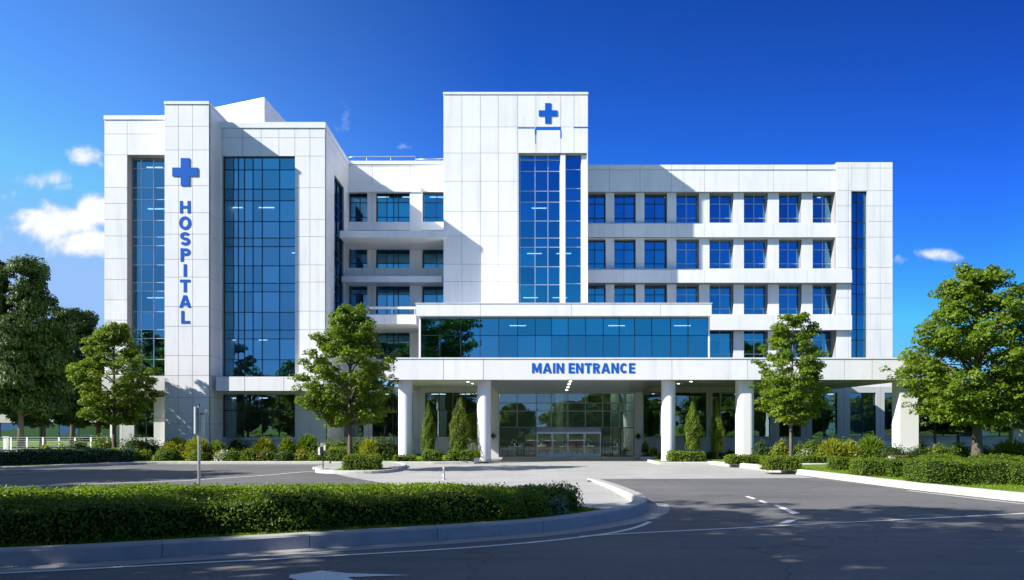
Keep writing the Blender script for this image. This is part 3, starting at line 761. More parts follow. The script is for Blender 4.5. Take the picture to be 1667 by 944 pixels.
PLAZA = [(-11.2,49.75),(-11.0,44.5),(-9.75,41.6),(-7.6,37.2),(-5.3,33.2),(-3.6,29),(-2.0,24.5),(1.5,21.5),(3.2,22.6),(3.85,25),(3.9,30),(3.75,35.8),(9.0,36.2),(13.85,36.6),(13.9,40),(12.7,48.75),(12.7,66),(-11.2,66)]
mb = MB(); mb.sheet(PLAZA, .006); struct(mb.build('plaza', 'plaza'))
# near island
front = smooth([(-34,5.5),(-22,9.6),(-14,12.2),(-8.73,13.6),(-6.04,14.7),(-3.35,15.9),(-.96,17.05),(.93,18.25),(2.58,20.05),(3.55,21.8),(4.0,23.5),(4.16,25.4),(4.14,28),(4.05,31),(3.75,35.5)], 8)
kerb('kerb', front, .42, lambda t: .275 if t < .78 else .275-(t-.78)/.22*.19, 2.6, mat='kerb_shaded')
inner = offset(front, .41)
isl = [p for p in inner if p[0] < 2.75 and p[1] < 20.6]
ISL = isl + [(2.6,20.75),(1.9,21.4),(1.0,22.1),(-1.2,23.3),(-4,23.8),(-10,23.2),(-20,21.5),(-34,18)]
mb = MB(); mb.prism(ISL, -.02, .215); struct(mb.build('lawn', 'lawn'))
back = smooth([(2.6,20.8),(1.9,21.45),(1.0,22.15),(-1.2,23.35),(-4,23.85),(-10,23.25),(-20,21.55),(-34,18.05)], 4)
kerb('kerb', back, -.14, .19, 2.0)
gut = offset(front, -.60); ng = len(gut)
strip('gutter', offset(front, -.62)[:86], .66, .005, 'gutter')
edge = smooth([(-30,6.2),(-20,9.2),(-13,11.4),(-8.27,12.9),(-5.66,13.8),(-3.1,14.7),(-.88,15.6),(.85,16.6),(2.28,17.8),(3.05,18.9),(3.5,19.9)], 5)
strip('road_marking', edge, .13, .010, 'road_paint')
strip('road_marking', [(1.5,17.2),(2.26,17.55),(13.9,21.7),(30,27.4)], .12, .011, 'road_paint')
def paint(pts): mb = MB(); mb.sheet([G(*p) for p in pts], .011); return struct(mb.build('road_marking', 'road_paint'))
paint([(1258,822.5),(1266,822),(1303,836),(1291,837.5)]); paint([(1234,815.5),(1240,815),(1251,819),(1245,820)]); paint([(1212,808.5),(1219,808.2),(1231,812),(1225,812.8)])
paint([(1268,852),(1283,846.5),(1300,845.5),(1287,851.5)])
paint([(472,936.5),(524,930.2),(566,934),(668,937),(566,940.5),(596,955),(512,953),(470,941)])
strip('road_marking', [G(8,771.5), G(96,766.2)], .14, .010, 'road_paint'); strip('road_marking', [G(128,765.5), G(206,762.6)], .14, .010, 'road_paint')
strip('road_marking', [G(100,790), G(300,783), G(420,775), G(500,768), (-9.9,41.9)], .16, .010, 'road_paint')
strip('road_marking', [G(1480,799), G(1667,820.5), (19,20.5)], -.12, .010, 'road_paint')
# left bed
lk = smooth([(-60,36.5),(-45,39.5),(-34,41.6),(-27.6,43.6),(-25.3,46.6),(-23.4,49.0),(-21.6,49.75),(-18,49.8),(-11.4,49.8)], 6)
kerb('kerb', lk, .34, .17, 2.4)
LB = offset(lk, .33) + [(-11.4,58.6),(-13.6,58.6),(-13.6,64.9),(-5.5,64.9),(-5.5,66.9),(-60,66.9)]
mb = MB(); mb.prism(LB, -.02, .14); struct(mb.build('planting_bed', 'lawn'))
mb = MB(); mb.prism([(-11.35,50.2),(-4.9,50.2),(-2.6,50.6),(-2.6,53.2),(-4.6,54.5),(-4.9,64.8),(-11.35,64.8)], -.02, .13); struct(mb.build('planting_bed', 'lawn'))
kerb('kerb', [(-11.3,49.85),(-7.2,49.85),(-4.9,49.85),(-3.0,50.2),(-2.3,50.3),(-2.3,53.2)], .30, .16, 1.6)
# tree island by the drop off
ti = smooth([(-9.9,42.2),(-10.2,41.4),(-9.9,40.7),(-9.2,40.0),(-8.2,39.75),(-7.0,39.9),(-6.3,40.6),(-6.0,42),(-6.0,44.5),(-6.2,47),(-7.0,49.5)], 5)
kerb('kerb', ti, .30, .16, 1.5)
TI = offset(ti, .29) + [(-11.0,49.6),(-11.0,44.0)]
mb = MB(); mb.prism(TI, -.02, .135); struct(mb.build('paving', 'plaza'))
mb = MB(); mb.sheet([(-9.1,40.45),(-6.7,40.3),(-6.4,41.5),(-6.5,43.2),(-9.2,43.2)], .142); struct(mb.build('lawn', 'lawn'))
# right bed
rk = smooth([(12.2,51.5),(12.25,50),(12.5,48.4),(13.3,44),(14.0,39.2),(14.6,33.9),(15.1,30),(15.7,27.1),(16.2,25.2),(18.5,20),(22,13),(27,4)], 6)[::-1]
kerb('kerb', rk, -.40, .25, 2.3) if False else kerb('kerb', rk[::-1], .40, lambda t: .16+.10*min(1, t/.12), 2.3)
RBp = offset(rk[::-1], .39) + [(70,4),(70,73),(32.2,73),(32.2,64.8),(12.9,64.8),(12.9,51.5)]
mb = MB(); mb.prism(RBp, -.02, .20); struct(mb.build('lawn', 'lawn'))
mb = MB(); mb.prism([(9.2,49.9),(12.1,49.9),(12.1,64.8),(9.8,64.8),(9.6,53.2),(9.2,53.0)], -.02, .13); struct(mb.build('planting_bed', 'lawn'))
kerb('kerb', [(9.0,53.2),(9.0,49.6),(12.3,49.6)], .28, .15, 1.4)
kerb('kerb', smooth([(13.6,46.2),(14.8,45.6),(17.0,45.2),(19.0,45.6)], 4), .25, .27, 1.5)
# stone path strip in the right bed
mb = MB(); mb.sheet([G(1392,752,.21), G(1470,751,.21), G(1478,753.5,.21), G(1398,755,.21)], .21); struct(mb.build('path', 'plaza'))
# pad behind the left bed
mb = MB(); mb.sheet([(-95,66.9),(-30.2,66.9),(-30.2,72),(-40,78),(-95,78)], .02); struct(mb.build('path', 'plaza'))
# ------------------------------------------------------------------ vegetation
def leaf_arrays(rng, C, Nn, size, aspect=.62, jitter=.6, fold=.18):
    n = len(C)
    nn = Nn + rng.normal(0, jitter, (n, 3)); nn /= np.linalg.norm(nn, axis=1, keepdims=True)+1e-9
    t = rng.normal(0, 1, (n, 3)); t -= nn*(t*nn).sum(1, keepdims=True); t /= np.linalg.norm(t, axis=1, keepdims=True)+1e-9
    b = np.cross(nn, t)
    s = (size*rng.uniform(.65, 1.3, n))[:, None] if np.isscalar(size) else (size*rng.uniform(.65, 1.3, n))[:, None]
    v = np.empty((n, 4, 3))
    v[:, 0] = C - t*s*.5; v[:, 1] = C + b*s*.5*aspect - t*s*.08 + nn*s*fold*.5; v[:, 2] = C + t*s*.5 - nn*s*fold*.4; v[:, 3] = C - b*s*.5*aspect - t*s*.08 + nn*s*fold*.5
    return v.reshape(-1, 3)
def quads_mesh(name, V, mats, mi=None, extra=None):
    """extra: MB with solid faces appended (its material indices kept)"""
    n = len(V)//4
    me = bpy.data.meshes.new(name)
    ev = np.array(extra.v, dtype=float).reshape(-1, 3) if extra else np.zeros((0, 3)); ef = extra.f if extra else []
    me.vertices.add(len(V)+len(ev)); me.vertices.foreach_set('co', np.concatenate([V, ev]).astype(np.float32).ravel())
    ln = [len(f) for f in ef]; nl = 4*n+sum(ln)
    me.loops.add(nl)
    idx = np.concatenate([np.arange(4*n), np.array([i+len(V) for f in ef for i in f], dtype=int)]).astype(np.int32)
    me.loops.foreach_set('vertex_index', idx)
    me.polygons.add(n+len(ef))
    st = np.concatenate([np.arange(n)*4, 4*n+np.cumsum([0]+ln[:-1])]) if ef else np.arange(n)*4
    me.polygons.foreach_set('loop_start', st.astype(np.int32))
    for m in mats: me.materials.append(M[m])
    mis = np.concatenate([np.zeros(n, int) if mi is None else mi, np.array(extra.m if extra else [], int)]).astype(np.int32)
    me.polygons.foreach_set('material_index', mis)
    if ef:
        sm = np.zeros(n+len(ef), bool); sm[n:] = extra.sm; me.polygons.foreach_set('use_smooth', sm)
    me.update(calc_edges=True); me.validate(); return me
def link(name, me, parent=None, loc=None):
    o = bpy.data.objects.new(name, me); COL.objects.link(o)
    if parent: o.parent = parent
    if loc: o.location = loc
    return o

def tree_meshes(seed, H, clear, rad, profile, nlimb, per, leaf, mat, trunk_r, csize=.55, wood='bark', open_=.0, lift=.5, flat=.5):
    """crown: boughs with flattened sprays of leaves; profile(t) gives relative radius at crown height t"""
    rng = np.random.default_rng(seed); rnd = random.Random(seed)
    tb = MB(); top = H*.93
    path, rads = [], []
    wob = rnd.uniform(-1, 1)*.02*H
    for k in range(11):
        t = k/10; path.append((wob*math.sin(t*3.1)*t + rnd.uniform(-.02,.02)*trunk_r*2, wob*.6*math.sin(t*4.3+1)*t, top*t))
        rads.append(max(.012, trunk_r*(1.35-.35*min(1, t*14) if t < .08 else 1)*(1-t*.93)**.85))
    tb.tube(path, rads, 9)
    def trunk_at(z):
        t = max(0, min(.999, z/top))*10; i = int(t); f = t-i
        return Vector(path[i]).lerp(Vector(path[i+1]), f), trunk_r*(1-z/top*.93)**.85
    cl = []  # clumps: centre, outward dir, size
    Hc = H-clear
    for i in range(nlimb):
        tz = ((i+rnd.random()*.8)/nlimb)
        zend = clear*.92 + Hc*(.03+.93*tz)
        az = i*2.39996+rnd.uniform(-.5, .5)
        r = rad*profile(min(1, max(0, (zend-clear)/Hc)))*rnd.uniform(.64, 1.14)
        rise = lift*r*rnd.uniform(.5, 1.2)+.1
        z0 = max(clear*.86, zend-rise); p0, rt = trunk_at(min(z0, top*.96))
        d = Vector((math.cos(az), math.sin(az), 0))
        P = []
        for k in range(6):
            t = k/5; P.append(p0 + d*r*t + Vector((0,0,(zend-p0.z)*(t**.75))) + Vector((rnd.uniform(-.05,.05),rnd.uniform(-.05,.05),rnd.uniform(-.04,.04)))*r*.6*t)
        br = min(rt*.55, .03+.018*r)
        tb.tube([tuple(p) for p in P], [br*(1-.85*k/5) for k in range(6)], 5)
        ns = max(2, int(2.2+r*1.9))
        for j in range(ns):
            t = .30+.70*(j+rnd.random()*.7)/ns; t = min(t, 1.0)
            q = P[min(5, int(t*5))].lerp(P[min(5, int(t*5)+1)], t*5-int(t*5))
            side = (-1 if j % 2 else 1)*rnd.uniform(.25, 1.25)
            d2 = Vector((math.cos(az+side), math.sin(az+side), rnd.uniform(-.05,.55)))
            ln = r*rnd.uniform(.16, .42)*(1.15-.5*t)+.12
            e = q + d2*ln
            if ln > .25: tb.tube([tuple(q), tuple(q.lerp(e, .5)+Vector((0,0,.03))), tuple(e)], [br*.42*(1-.6*t), br*.25, .007], 4)
            cl.append((e, d2, csize*rnd.uniform(.6, 1.25)))
            if rnd.random() < .6: cl.append((q.lerp(e, .45)+Vector((0,0,rnd.uniform(0,.12))), d2, csize*rnd.uniform(.5, .95)))
        cl.append((P[5], d, csize*rnd.uniform(.6, 1.05)))
    for k in range(5):
        cl.append((Vector(path[10])+Vector((rnd.uniform(-.2,.2), rnd.uniform(-.2,.2), rnd.uniform(-.35,.05)*rad*.35)), Vector((0,0,1)), csize*rnd.uniform(.5,.8)))
    C, Nn = [], []
    for (c, d, s) in cl:
        if rnd.random() < open_: continue
        n = int(per*(s/csize)**2*rnd.uniform(.7, 1.25))
        p = rng.normal(0, 1, (n, 3)); p /= np.linalg.norm(p, axis=1, keepdims=True); p *= rng.uniform(.25, 1, (n, 1))**.45
        ax = rng.uniform(.75, 1.3, 2)
        p *= np.array([s*ax[0], s*ax[1], s*flat]); out = p/np.array([s, s, s*flat])
        p[:, 2] -= .28*(p[:, 0]**2+p[:, 1]**2)/max(s, .1)
        C.append(p+np.array(c)); Nn.append(out*np.array([.6,.6,.5])+np.array([d.x*.35, d.y*.35, .75]))
    C = np.concatenate(C); Nn = np.concatenate(Nn)
    V = leaf_arrays(rng, C, Nn, leaf, .8, .5)
    cm = quads_mesh('crown', V, [mat])
    tm = bpy.data.meshes.new('trunk'); tm.from_pydata([tuple(v) for v in tb.v], [], tb.f); tm.materials.append(M[wood])
    tm.polygons.foreach_set('use_smooth', [True]*len(tb.f)); tm.update()
    return tm, cm
TREEKIND = {}
def tree(kind, x, y, z, label, group=None, scale=1.0, rz=0.0, name='tree', sz=None):
    o = empty(name, (x, y, z), label, 'tree', group, rz); o.scale = (scale, scale, sz or scale)
    tm, cm = TREEKIND[kind]; link('trunk', tm, o); link('crown', cm, o); return o
def prof_maple(t): return float(np.interp(t, [0,.12,.25,.40,.55,.70,.85,1], [.46,.76,.96,1.0,.82,.56,.32,.08]))
def prof_round(t): return max(.25, math.sin(math.pi*(.16+.80*t))**.7)
def prof_tall(t): return float(np.interp(t, [0,.12,.28,.45,.60,.75,.88,1], [.50,.80,1.0,.96,.86,.66,.42,.12]))
TREEKIND['street_a'] = tree_meshes(11, 9.1, 2.5, 2.62, prof_maple, 64, 88, .13, 'leaf_maple', .15, .36, lift=.75, flat=.56)
TREEKIND['street_b'] = tree_meshes(23, 8.2, 2.5, 1.68, prof_tall, 58, 82, .115, 'leaf_maple', .10, .30, lift=.85, flat=.58)
TREEKIND['street_c'] = tree_meshes(35, 12.0, 2.4, 4.5, prof_maple, 74, 100, .165, 'leaf_maple', .29, .52, lift=.75, flat=.52)
TREEKIND['street_d'] = tree_meshes(47, 10.2, 2.5, 3.1, prof_maple, 34, 90, .2, 'leaf_maple', .17, .66, open_=.42)
TREEKIND['dark_a'] = tree_meshes(51, 17.0, 3.2, 5.6, prof_round, 46, 230, .27, 'leaf_dark', .42, 1.15, open_=.12)
TREEKIND['dark_b'] = tree_meshes(63, 14.0, 2.8, 5.2, prof_round, 42, 230, .26, 'leaf_dark', .36, 1.05, open_=.12)
TREEKIND['tall_shade'] = tree_meshes(83, 19.0, 10.5, 6.2, prof_round, 30, 105, .30, 'leaf_maple', .34, 1.0, open_=.6)
TREEKIND['low_bushy'] = tree_meshes(91, 10.0, .7, 5.4, prof_round, 40, 130, .42, 'leaf_hedge', .3, 1.5)
TREEKIND['small_dark'] = tree_meshes(75, 7.0, 2.2, 2.8, prof_round, 24, 100, .24, 'leaf_dark', .16, .75)

# --- clipped and loose shrubs
def lump(P, s, ph):
    return (np.sin(P[:,0]*s+ph)*np.sin(P[:,1]*s*1.13+ph*2.1)+np.sin(P[:,2]*s*1.3+ph*.7)*np.cos(P[:,0]*s*.83-ph))*.5
def box_pts(rng, n, hx, hy, H):
    ax, ay, at = 2*hy*H, 2*hx*H, 4*hx*hy
    w = np.array([ax, ax, ay, ay, at]); f = rng.choice(5, n, p=w/w.sum()); u = rng.uniform(-1, 1, n); v = rng.uniform(0, 1, n)
    P = np.zeros((n, 3))
    P[:,0] = np.where(f==0, -hx, np.where(f==1, hx, u*hx)); P[:,1] = np.where(f<2, u*hy, np.where(f==2, -hy, np.where(f==3, hy, (v*2-1)*hy))); P[:,2] = np.where(f<4, v*H, H)
    return P
def rounded(P, hx, hy, H, r):
    Q = np.stack([np.clip(P[:,0], -hx+r, hx-r), np.clip(P[:,1], -hy+r, hy-r), np.clip(P[:,2], 0, H-r)], 1)
    d = P-Q; l = np.linalg.norm(d, axis=1, keepdims=True); nn = d/np.maximum(l, 1e-6); return Q+nn*r, nn
def hedge_mesh(seed, Lx, Ly, H, mat, leaf=.07, dens=420, rnd_r=.16, rough=.05, warp=None, shoots=0, core_in=.07, mat2=None, frac2=0.0, lumps=2.6, ztaper=None):
    rng = np.random.default_rng(seed); hx, hy = Lx/2, Ly/2; r = min(rnd_r, hx*.9, hy*.9, H*.8)
    area = 2*(Lx+Ly)*H+Lx*Ly; n = int(area*dens); ph = seed*.37
    P, nn = rounded(box_pts(rng, n, hx, hy, H), hx, hy, H, r)
    d = rough*1.5*lump(P, lumps, ph)+rough*.8*lump(P, lumps*2.7, ph+1)+rng.normal(0, rough*.55, n)
    P = P+nn*d[:, None]; keep = P[:,2] > .0; P, nn = P[keep], nn[keep]
    if shoots:
        m = int(Lx*Ly*shoots); q = np.stack([rng.uniform(-hx, hx, m), rng.uniform(-hy, hy, m), np.full(m, H)+rng.uniform(0, .10, m)], 1)
        P = np.concatenate([P, q]); nn = np.concatenate([nn, np.tile([[0,0,.25]], (m, 1))])
    if ztaper: P[:,2] *= ztaper(P[:,0])
    if warp: P = warp(P)
    V = leaf_arrays(rng, P, nn*.9+np.array([0,0,.25]), leaf, .62, .65)
    mi = (rng.random(len(P)) < frac2).astype(int)*1 if mat2 else None
    mb = MB(); nx, ny, nz = max(2, int(Lx/.22)), max(2, int(Ly/.22)), max(2, int(H/.2))
    def face(fn, a, b):
        g = np.array([fn(i/a, j/b) for i in range(a+1) for j in range(b+1)]); q, m2 = rounded(g, hx-core_in, hy-core_in, H-core_in, max(.02, r-core_in*.5))
        q = q+m2*(rough*1.5*lump(q, lumps, ph))[:, None]
        if ztaper: q[:,2] *= ztaper(q[:,0])
        if warp: q = warp(q)
        mb.add([tuple(p) for p in q], [(i*(b+1)+j, (i+1)*(b+1)+j, (i+1)*(b+1)+j+1, i*(b+1)+j+1) for i in range(a) for j in range(b)], 2 if mat2 else 1, True)
    hx2, hy2, H2 = hx-core_in, hy-core_in, H-core_in
    face(lambda u, v: (-hx2+2*hx2*u, -hy2, H2*v), nx, nz); face(lambda u, v: (hx2-2*hx2*u, hy2, H2*v), nx, nz)
    face(lambda u, v: (-hx2, hy2-2*hy2*u, H2*v), ny, nz); face(lambda u, v: (hx2, -hy2+2*hy2*u, H2*v), ny, nz)
    face(lambda u, v: (-hx2+2*hx2*u, -hy2+2*hy2*v, H2), nx, ny)
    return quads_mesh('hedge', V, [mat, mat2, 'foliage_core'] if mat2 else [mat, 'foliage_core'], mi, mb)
def shrub_mesh(seed, rx, ry, H, mat, leaf=.09, n=900, spiky=.0, mat2=None, frac2=.0, rough=.12, open_=0.0):
    rng = np.random.default_rng(seed); ph = seed*.61
    C, Nn = [], []
    p = rng.normal(0, 1, (n, 3)); p[:,2] = np.abs(p[:,2])*.9-.12*rng.random(n); p /= np.linalg.norm(p, axis=1, keepdims=True)
    l = 1+rough*1.6*lump(p, 4.2, ph)+rough*lump(p, 9.5, ph+2)+rng.normal(0, rough*.5, n)
    rr = rng.uniform(.72, 1.02, n)
    P = p*(l*rr)[:, None]*np.array([rx, ry, H]); P[:,2] = np.maximum(P[:,2], .02)
    Nn = p*.8+np.array([0,0,.45])
    V = leaf_arrays(rng, P, Nn, leaf, .6, .6)
    mi = (rng.random(n) < frac2).astype(int) if mat2 else None
    if spiky:
        m = int(n*spiky); q = rng.normal(0, 1, (m, 3)); q[:,2] = np.abs(q[:,2])+.35; q /= np.linalg.norm(q, axis=1, keepdims=True)
        b = q*np.array([rx, ry, H])*rng.uniform(.35, .7, (m,1)); e = q*np.array([rx, ry, H])*rng.uniform(.95, 1.28, (m,1)); e[:,2] -= .0
        s = np.cross(q, rng.normal(0,1,(m,3))); s /= np.linalg.norm(s, axis=1, keepdims=True); w = leaf*.35
        mid = (b+e)/2+np.array([0,0,.06*H])
        VV = np.empty((m,4,3)); VV[:,0] = b; VV[:,1] = mid+s*w; VV[:,2] = e; VV[:,3] = mid-s*w
        V = np.concatenate([V, VV.reshape(-1,3)])
        if mi is not None: mi = np.concatenate([mi, np.zeros(m, int)])
    mb = MB(); a, b = 14, 7
    g = np.array([[math.cos(2*math.pi*i/a)*math.cos(j/b*math.pi/2), math.sin(2*math.pi*i/a)*math.cos(j/b*math.pi/2), math.sin(j/b*math.pi/2)] for j in range(b+1) for i in range(a)])
    g = g*(.74+rough*1.6*lump(g, 4.2, ph))[:, None]*np.array([rx, ry, H])
    mb.add([tuple(q) for q in g], [(j*a+i, j*a+(i+1)%a, (j+1)*a+(i+1)%a, (j+1)*a+i) for j in range(b) for i in range(a)], 2 if mat2 else 1, True)
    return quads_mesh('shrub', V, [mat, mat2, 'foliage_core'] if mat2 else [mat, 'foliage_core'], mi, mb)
seedn = [100]
def nxt(): seedn[0] += 1; return seedn[0]
def hedge(px0, px1, ytop, Y, depth, mat, label, group=None, zb=.15, ybase=None, leaf=None, dens=None, name='hedge', rz=0.0, r=.14, rough=.04, **k):
    """front face spans px0..px1 at distance Y, top edge seen at ytop"""
    x0, x1 = X(px0, Y), X(px1, Y); H = Z(ytop, Y)-zb
    lf = leaf or max(.055, min(.15, .0022*Y)); dn = dens or min(520, 1.9/(lf*lf))
    me = hedge_mesh(nxt(), (x1-x0)/max(.5, math.cos(rz)), depth, H, mat, lf, dn, r, rough, **k)
    o = link(name, me, None, ((x0+x1)/2, Y+depth/2, zb)); o.rotation_euler.z = rz
    return tag(o, label, 'hedge', group)
def shrub(px0, px1, ytop, Y, mat, label, group=None, zb=.14, cat='shrub', name='shrub', dfac=.85, leaf=None, n=None, **k):
    x0, x1 = X(px0, Y), X(px1, Y); rx = (x1-x0)/2; H = Z(ytop, Y)-zb
    lf = leaf or max(.07, .0024*Y); nn = n or int(2.1*(rx*rx*dfac*3+rx*H*5)/(lf*lf*.5)*.55)+250
    me = shrub_mesh(nxt(), rx, max(.3, rx*dfac), H, mat, lf, nn, **k)
    o = link(name, me, None, ((x0+x1)/2, Y, zb)); return tag(o, label, cat, group)
# ------------------------------------------------------------------ planting in the photo
GS = 'street trees with maple leaves along the drive'
tree('street_a', X(186, 53.3), 53.3, .14, 'maple tree in front of the left glass strip, left of the cross tower', GS, 1.06, .6, sz=1.05)
tree('street_a', X(570, 42.0), 42.0, .14, 'maple tree standing in the clipped box hedge at the drop-off island', GS, .97, 2.3, sz=1.0)
tree('street_b', X(1288, 40.2), 40.2, .2, 'slim young maple with pale trunk right of the entrance', GS, 1.0, 1.1)
tree('street_c', X(1591, 46), 46, .2, 'broad tall maple at the right end, taller than the canopy', GS, 1.0, 4.0)
GT = 'dark trees left of the hospital'
tree('dark_a', X(34, 82), 82, .0, 'tallest dark tree at the left edge, nearest the fence', GT, .74, .3, sz=1.2)
tree('dark_b', X(-52, 86), 86, .0, 'dark tree cut by the left edge of the view', GT, .9, 1.3, sz=1.15)
tree('dark_b', X(70, 92), 92, .0, 'dark spreading tree second from the left edge behind the fence', GT, .86, 2.0, sz=.98)
tree('dark_a', X(118, 99), 99, .0, 'dark round-topped tree rising just left of the maple crown', GT, .74, 2.2, sz=1.04)
tree('dark_b', X(160, 106), 106, .0, 'dark tree half hidden behind the left maple', GT, .95, 3.1)
tree('dark_b', X(200, 112), 112, .0, 'dark tree farthest right, almost covered by the building corner', GT, .8, 5.1)
GR = 'small trees in front of the right annex'
tree('small_dark', X(1522, 66), 66, .2, 'small dark tree beside the last square column', GR, .85, .5)
tree('small_dark', X(1560, 68), 68, .2, 'small dark tree behind the big right maple trunk', GR, .85, 1.9)
tree('small_dark', X(1645, 64), 64, .2, 'small tree with pale forked trunk at the right edge', GR, .95, 3.6)
tree('small_dark', X(1700, 69), 69, .2, 'small dark tree cut by the right edge of the view', GR, 1.0, 5.0)

GB = 'clipped box hedges'
# near island
def warp_front(off):
    base = offset(front[:64], off); S = arclen(base)
    def w(P):
        out = np.empty_like(P)
        for i, p in enumerate(P):
            (q, d) = at_len(base, S, S[-1]-(HL/2-p[0])); out[i] = (q[0]-d.y*p[1], q[1]+d.x*p[1], p[2]+.215)
        return out
    return w, S[-1]
HL = 15.5
w_, _ = warp_front(1.75)
def tpr(x): return 1.0-.20*np.clip((x-1.0)/(HL/2-1.0), 0, 1)
me = hedge_mesh(501, HL, 1.7, .70, 'leaf_hedge_deep', .068, 700, .22, .11, warp=w_, shoots=16, lumps=1.9, ztaper=tpr)
tag(link('hedge', me), 'long deep green hedge along the kerb of the near island', 'hedge')
w_, _ = warp_front(4.05)
HL = 16.0
def tpr(x): return 1.0-.30*np.clip((x+1.0)/(HL/2+1.0), 0, 1)
me = hedge_mesh(502, HL, 2.9, .72, 'leaf_grass', .075, 560, .2, .05, warp=w_, shoots=30, lumps=1.6, ztaper=tpr)
tag(link('hedge', me), 'wide bright green hedge behind the near hedge on the island', 'hedge')
GI = 'shrubs at the tip of the near island'
def ishrub(px, py, w, h, mat, label, **k):
    x, y = G(px, py, .215); r = w*y/FOCAL/2
    me = shrub_mesh(nxt(), r, r*.9, h*y/FOCAL, mat, .07, int(900+2600*r*r*3), **k); o = link('shrub', me, None, (x, y, .215)); tag(o, label, 'shrub', GI)
ishrub(836, 847, 50, 36, 'leaf_hedge_deep', 'rounded deep green shrub at the hedge foot, left of the tip shrubs')
ishrub(876, 843, 48, 38, 'leaf_hedge', 'rounded yellow-green shrub near the tip of the island', rough=.16)
ishrub(910, 839, 36, 34, 'leaf_silver', 'silvery grey-leaved shrub near the tip of the island', mat2='leaf_hedge_deep', frac2=.4)
# lawn blades
def blades(name, polys, dens, h, label, z):
    rng = np.random.default_rng(nxt()); VV = []
    for poly in polys:
        xs = [p[0] for p in poly]; ys = [p[1] for p in poly]; n = int((max(xs)-min(xs))*(max(ys)-min(ys))*dens)
        q = np.stack([rng.uniform(min(xs), max(xs), n), rng.uniform(min(ys), max(ys), n)], 1)
        ins = np.zeros(n, bool); m = len(poly)
        for i in range(m):
            x1, y1 = poly[i]; x2, y2 = poly[(i+1)%m]
            c = ((y1 > q[:,1]) != (y2 > q[:,1])) & (q[:,0] < (x2-x1)*(q[:,1]-y1)/((y2-y1) or 1e-9)+x1); ins ^= c
        q = q[ins]; n = len(q); a = rng.uniform(0, 6.283, n); w = h*.16; hh = h*rng.uniform(.5, 1.2, n); ln = rng.normal(0, .35, (n,2))*h
        V = np.zeros((n,4,3)); dx = np.cos(a)*w; dy = np.sin(a)*w
        V[:,0] = np.stack([q[:,0]-dx, q[:,1]-dy, np.full(n, z)], 1); V[:,1] = np.stack([q[:,0]+dx, q[:,1]+dy, np.full(n, z)], 1)
        V[:,2] = np.stack([q[:,0]+ln[:,0]+dx*.2, q[:,1]+ln[:,1]+dy*.2, z+hh], 1); V[:,3] = np.stack([q[:,0]+ln[:,0]-dx*.2, q[:,1]+ln[:,1]-dy*.2, z+hh], 1)
        VV.append(V.reshape(-1,3))
    o = link(name, quads_mesh(name, np.concatenate(VV), ['leaf_grass'])); o['kind'] = 'stuff'; o['label'] = label
blades('grass', [[(-10,13.9),(-4,16.2),(.5,18.4),(2.4,20.4),(1.8,21.3),(.8,22),(-.6,20.6),(-2,18.6),(-5,17),(-10,15.6)]], 900, .07, 'short mown grass on the near island', .215)
blades('grass', [offset(rk[::-1], .42)[4:40][::-1]+[(14.2,44.5),(16,42),(22,36),(30,30),(27,20)]], 130, .07, 'mown lawn of the right planting bed', .20)

# left side beds
tag(hedge(-40, 172, 733, 46.8, 1.4, 'leaf_teal', 'long blue-green clipped hedge along the left kerb', GB, rz=.62, zb=.14), None)
GL = 'shrubs in the left bed'
hedge(171, 212, 731, 50.9, 1.2, 'leaf_lime', 'small yellow-green clipped hedge at the foot of the left maple', GB, zb=.14)
def S_(a, b, yt, Y, *r, **k): return shrub(a, b, yt, Y+(.55 if Y < 52 else 0), *r, group=GL, **k)
S_(108, 147, 713, 56, 'leaf_dark', 'dark round shrub nearest the left fence')
S_(142, 200, 706, 55.5, 'leaf_hedge_deep', 'big mounded shrub behind the left maple trunk')
S_(192, 268, 708, 55.3, 'leaf_dark', 'big dark mounded shrub against the left block, left of the cross tower')
S_(60, 88, 725, 53, 'leaf_lime', 'spiky yellow-green shrub behind the blue-green hedge', spiky=.3)
S_(86, 116, 722, 53.5, 'leaf_hedge', 'low bright shrub behind the blue-green hedge')
S_(30, 62, 727, 52, 'leaf_lime', 'low lime shrub by the fence post at far left')
S_(222, 252, 731, 51.6, 'leaf_hedge', 'small ball shrub left of the spiky shrub in front of the tower')
S_(248, 290, 727, 51.4, 'leaf_hedge_deep', 'round green shrub under the left edge of the cross tower')
S_(262, 312, 716, 53, 'leaf_lime', 'lime shrub with long pointed shoots at the tower foot', spiky=.5)
S_(296, 346, 714, 52.6, 'leaf_lime', 'loose yellow-green shrub behind the white sign post', spiky=.2)
S_(308, 336, 729, 51, 'leaf_hedge', 'small round shrub right beside the sign post')
S_(335, 372, 719, 52.8, 'leaf_hedge', 'leafy bright shrub right of the sign post', spiky=.2)
S_(348, 376, 732, 51, 'petal_white', 'low white-flowering shrub right of the sign post', mat2='leaf_hedge', frac2=.45)
S_(366, 392, 730, 50.9, 'leaf_hedge_deep', 'dark clipped ball shrub beside the white-flowering shrub')
S_(360, 412, 711, 55.5, 'leaf_dark', 'dark tall shrub under the left corner of the ground floor window')
S_(386, 424, 731, 51, 'leaf_hedge', 'low mounded green shrub right of the dark ball shrub')
S_(410, 450, 716, 54.8, 'leaf_lime', 'feathery yellow-green shrub under the ground floor window', spiky=.5)
S_(416, 450, 731.5, 51.2, 'leaf_rust', 'low shrub with reddish flowers in the left bed', mat2='leaf_hedge_deep', frac2=.62)
S_(444, 482, 733, 51, 'leaf_dark', 'low dark mound shrub in the left front row')
S_(452, 482, 716, 54.5, 'leaf_hedge', 'pointed green shrub under the right end of the ground floor window', spiky=.5)
S_(476, 504, 731, 51.2, 'leaf_lime', 'low pale yellow shrub in the left front row', mat2='leaf_rust', frac2=.15)
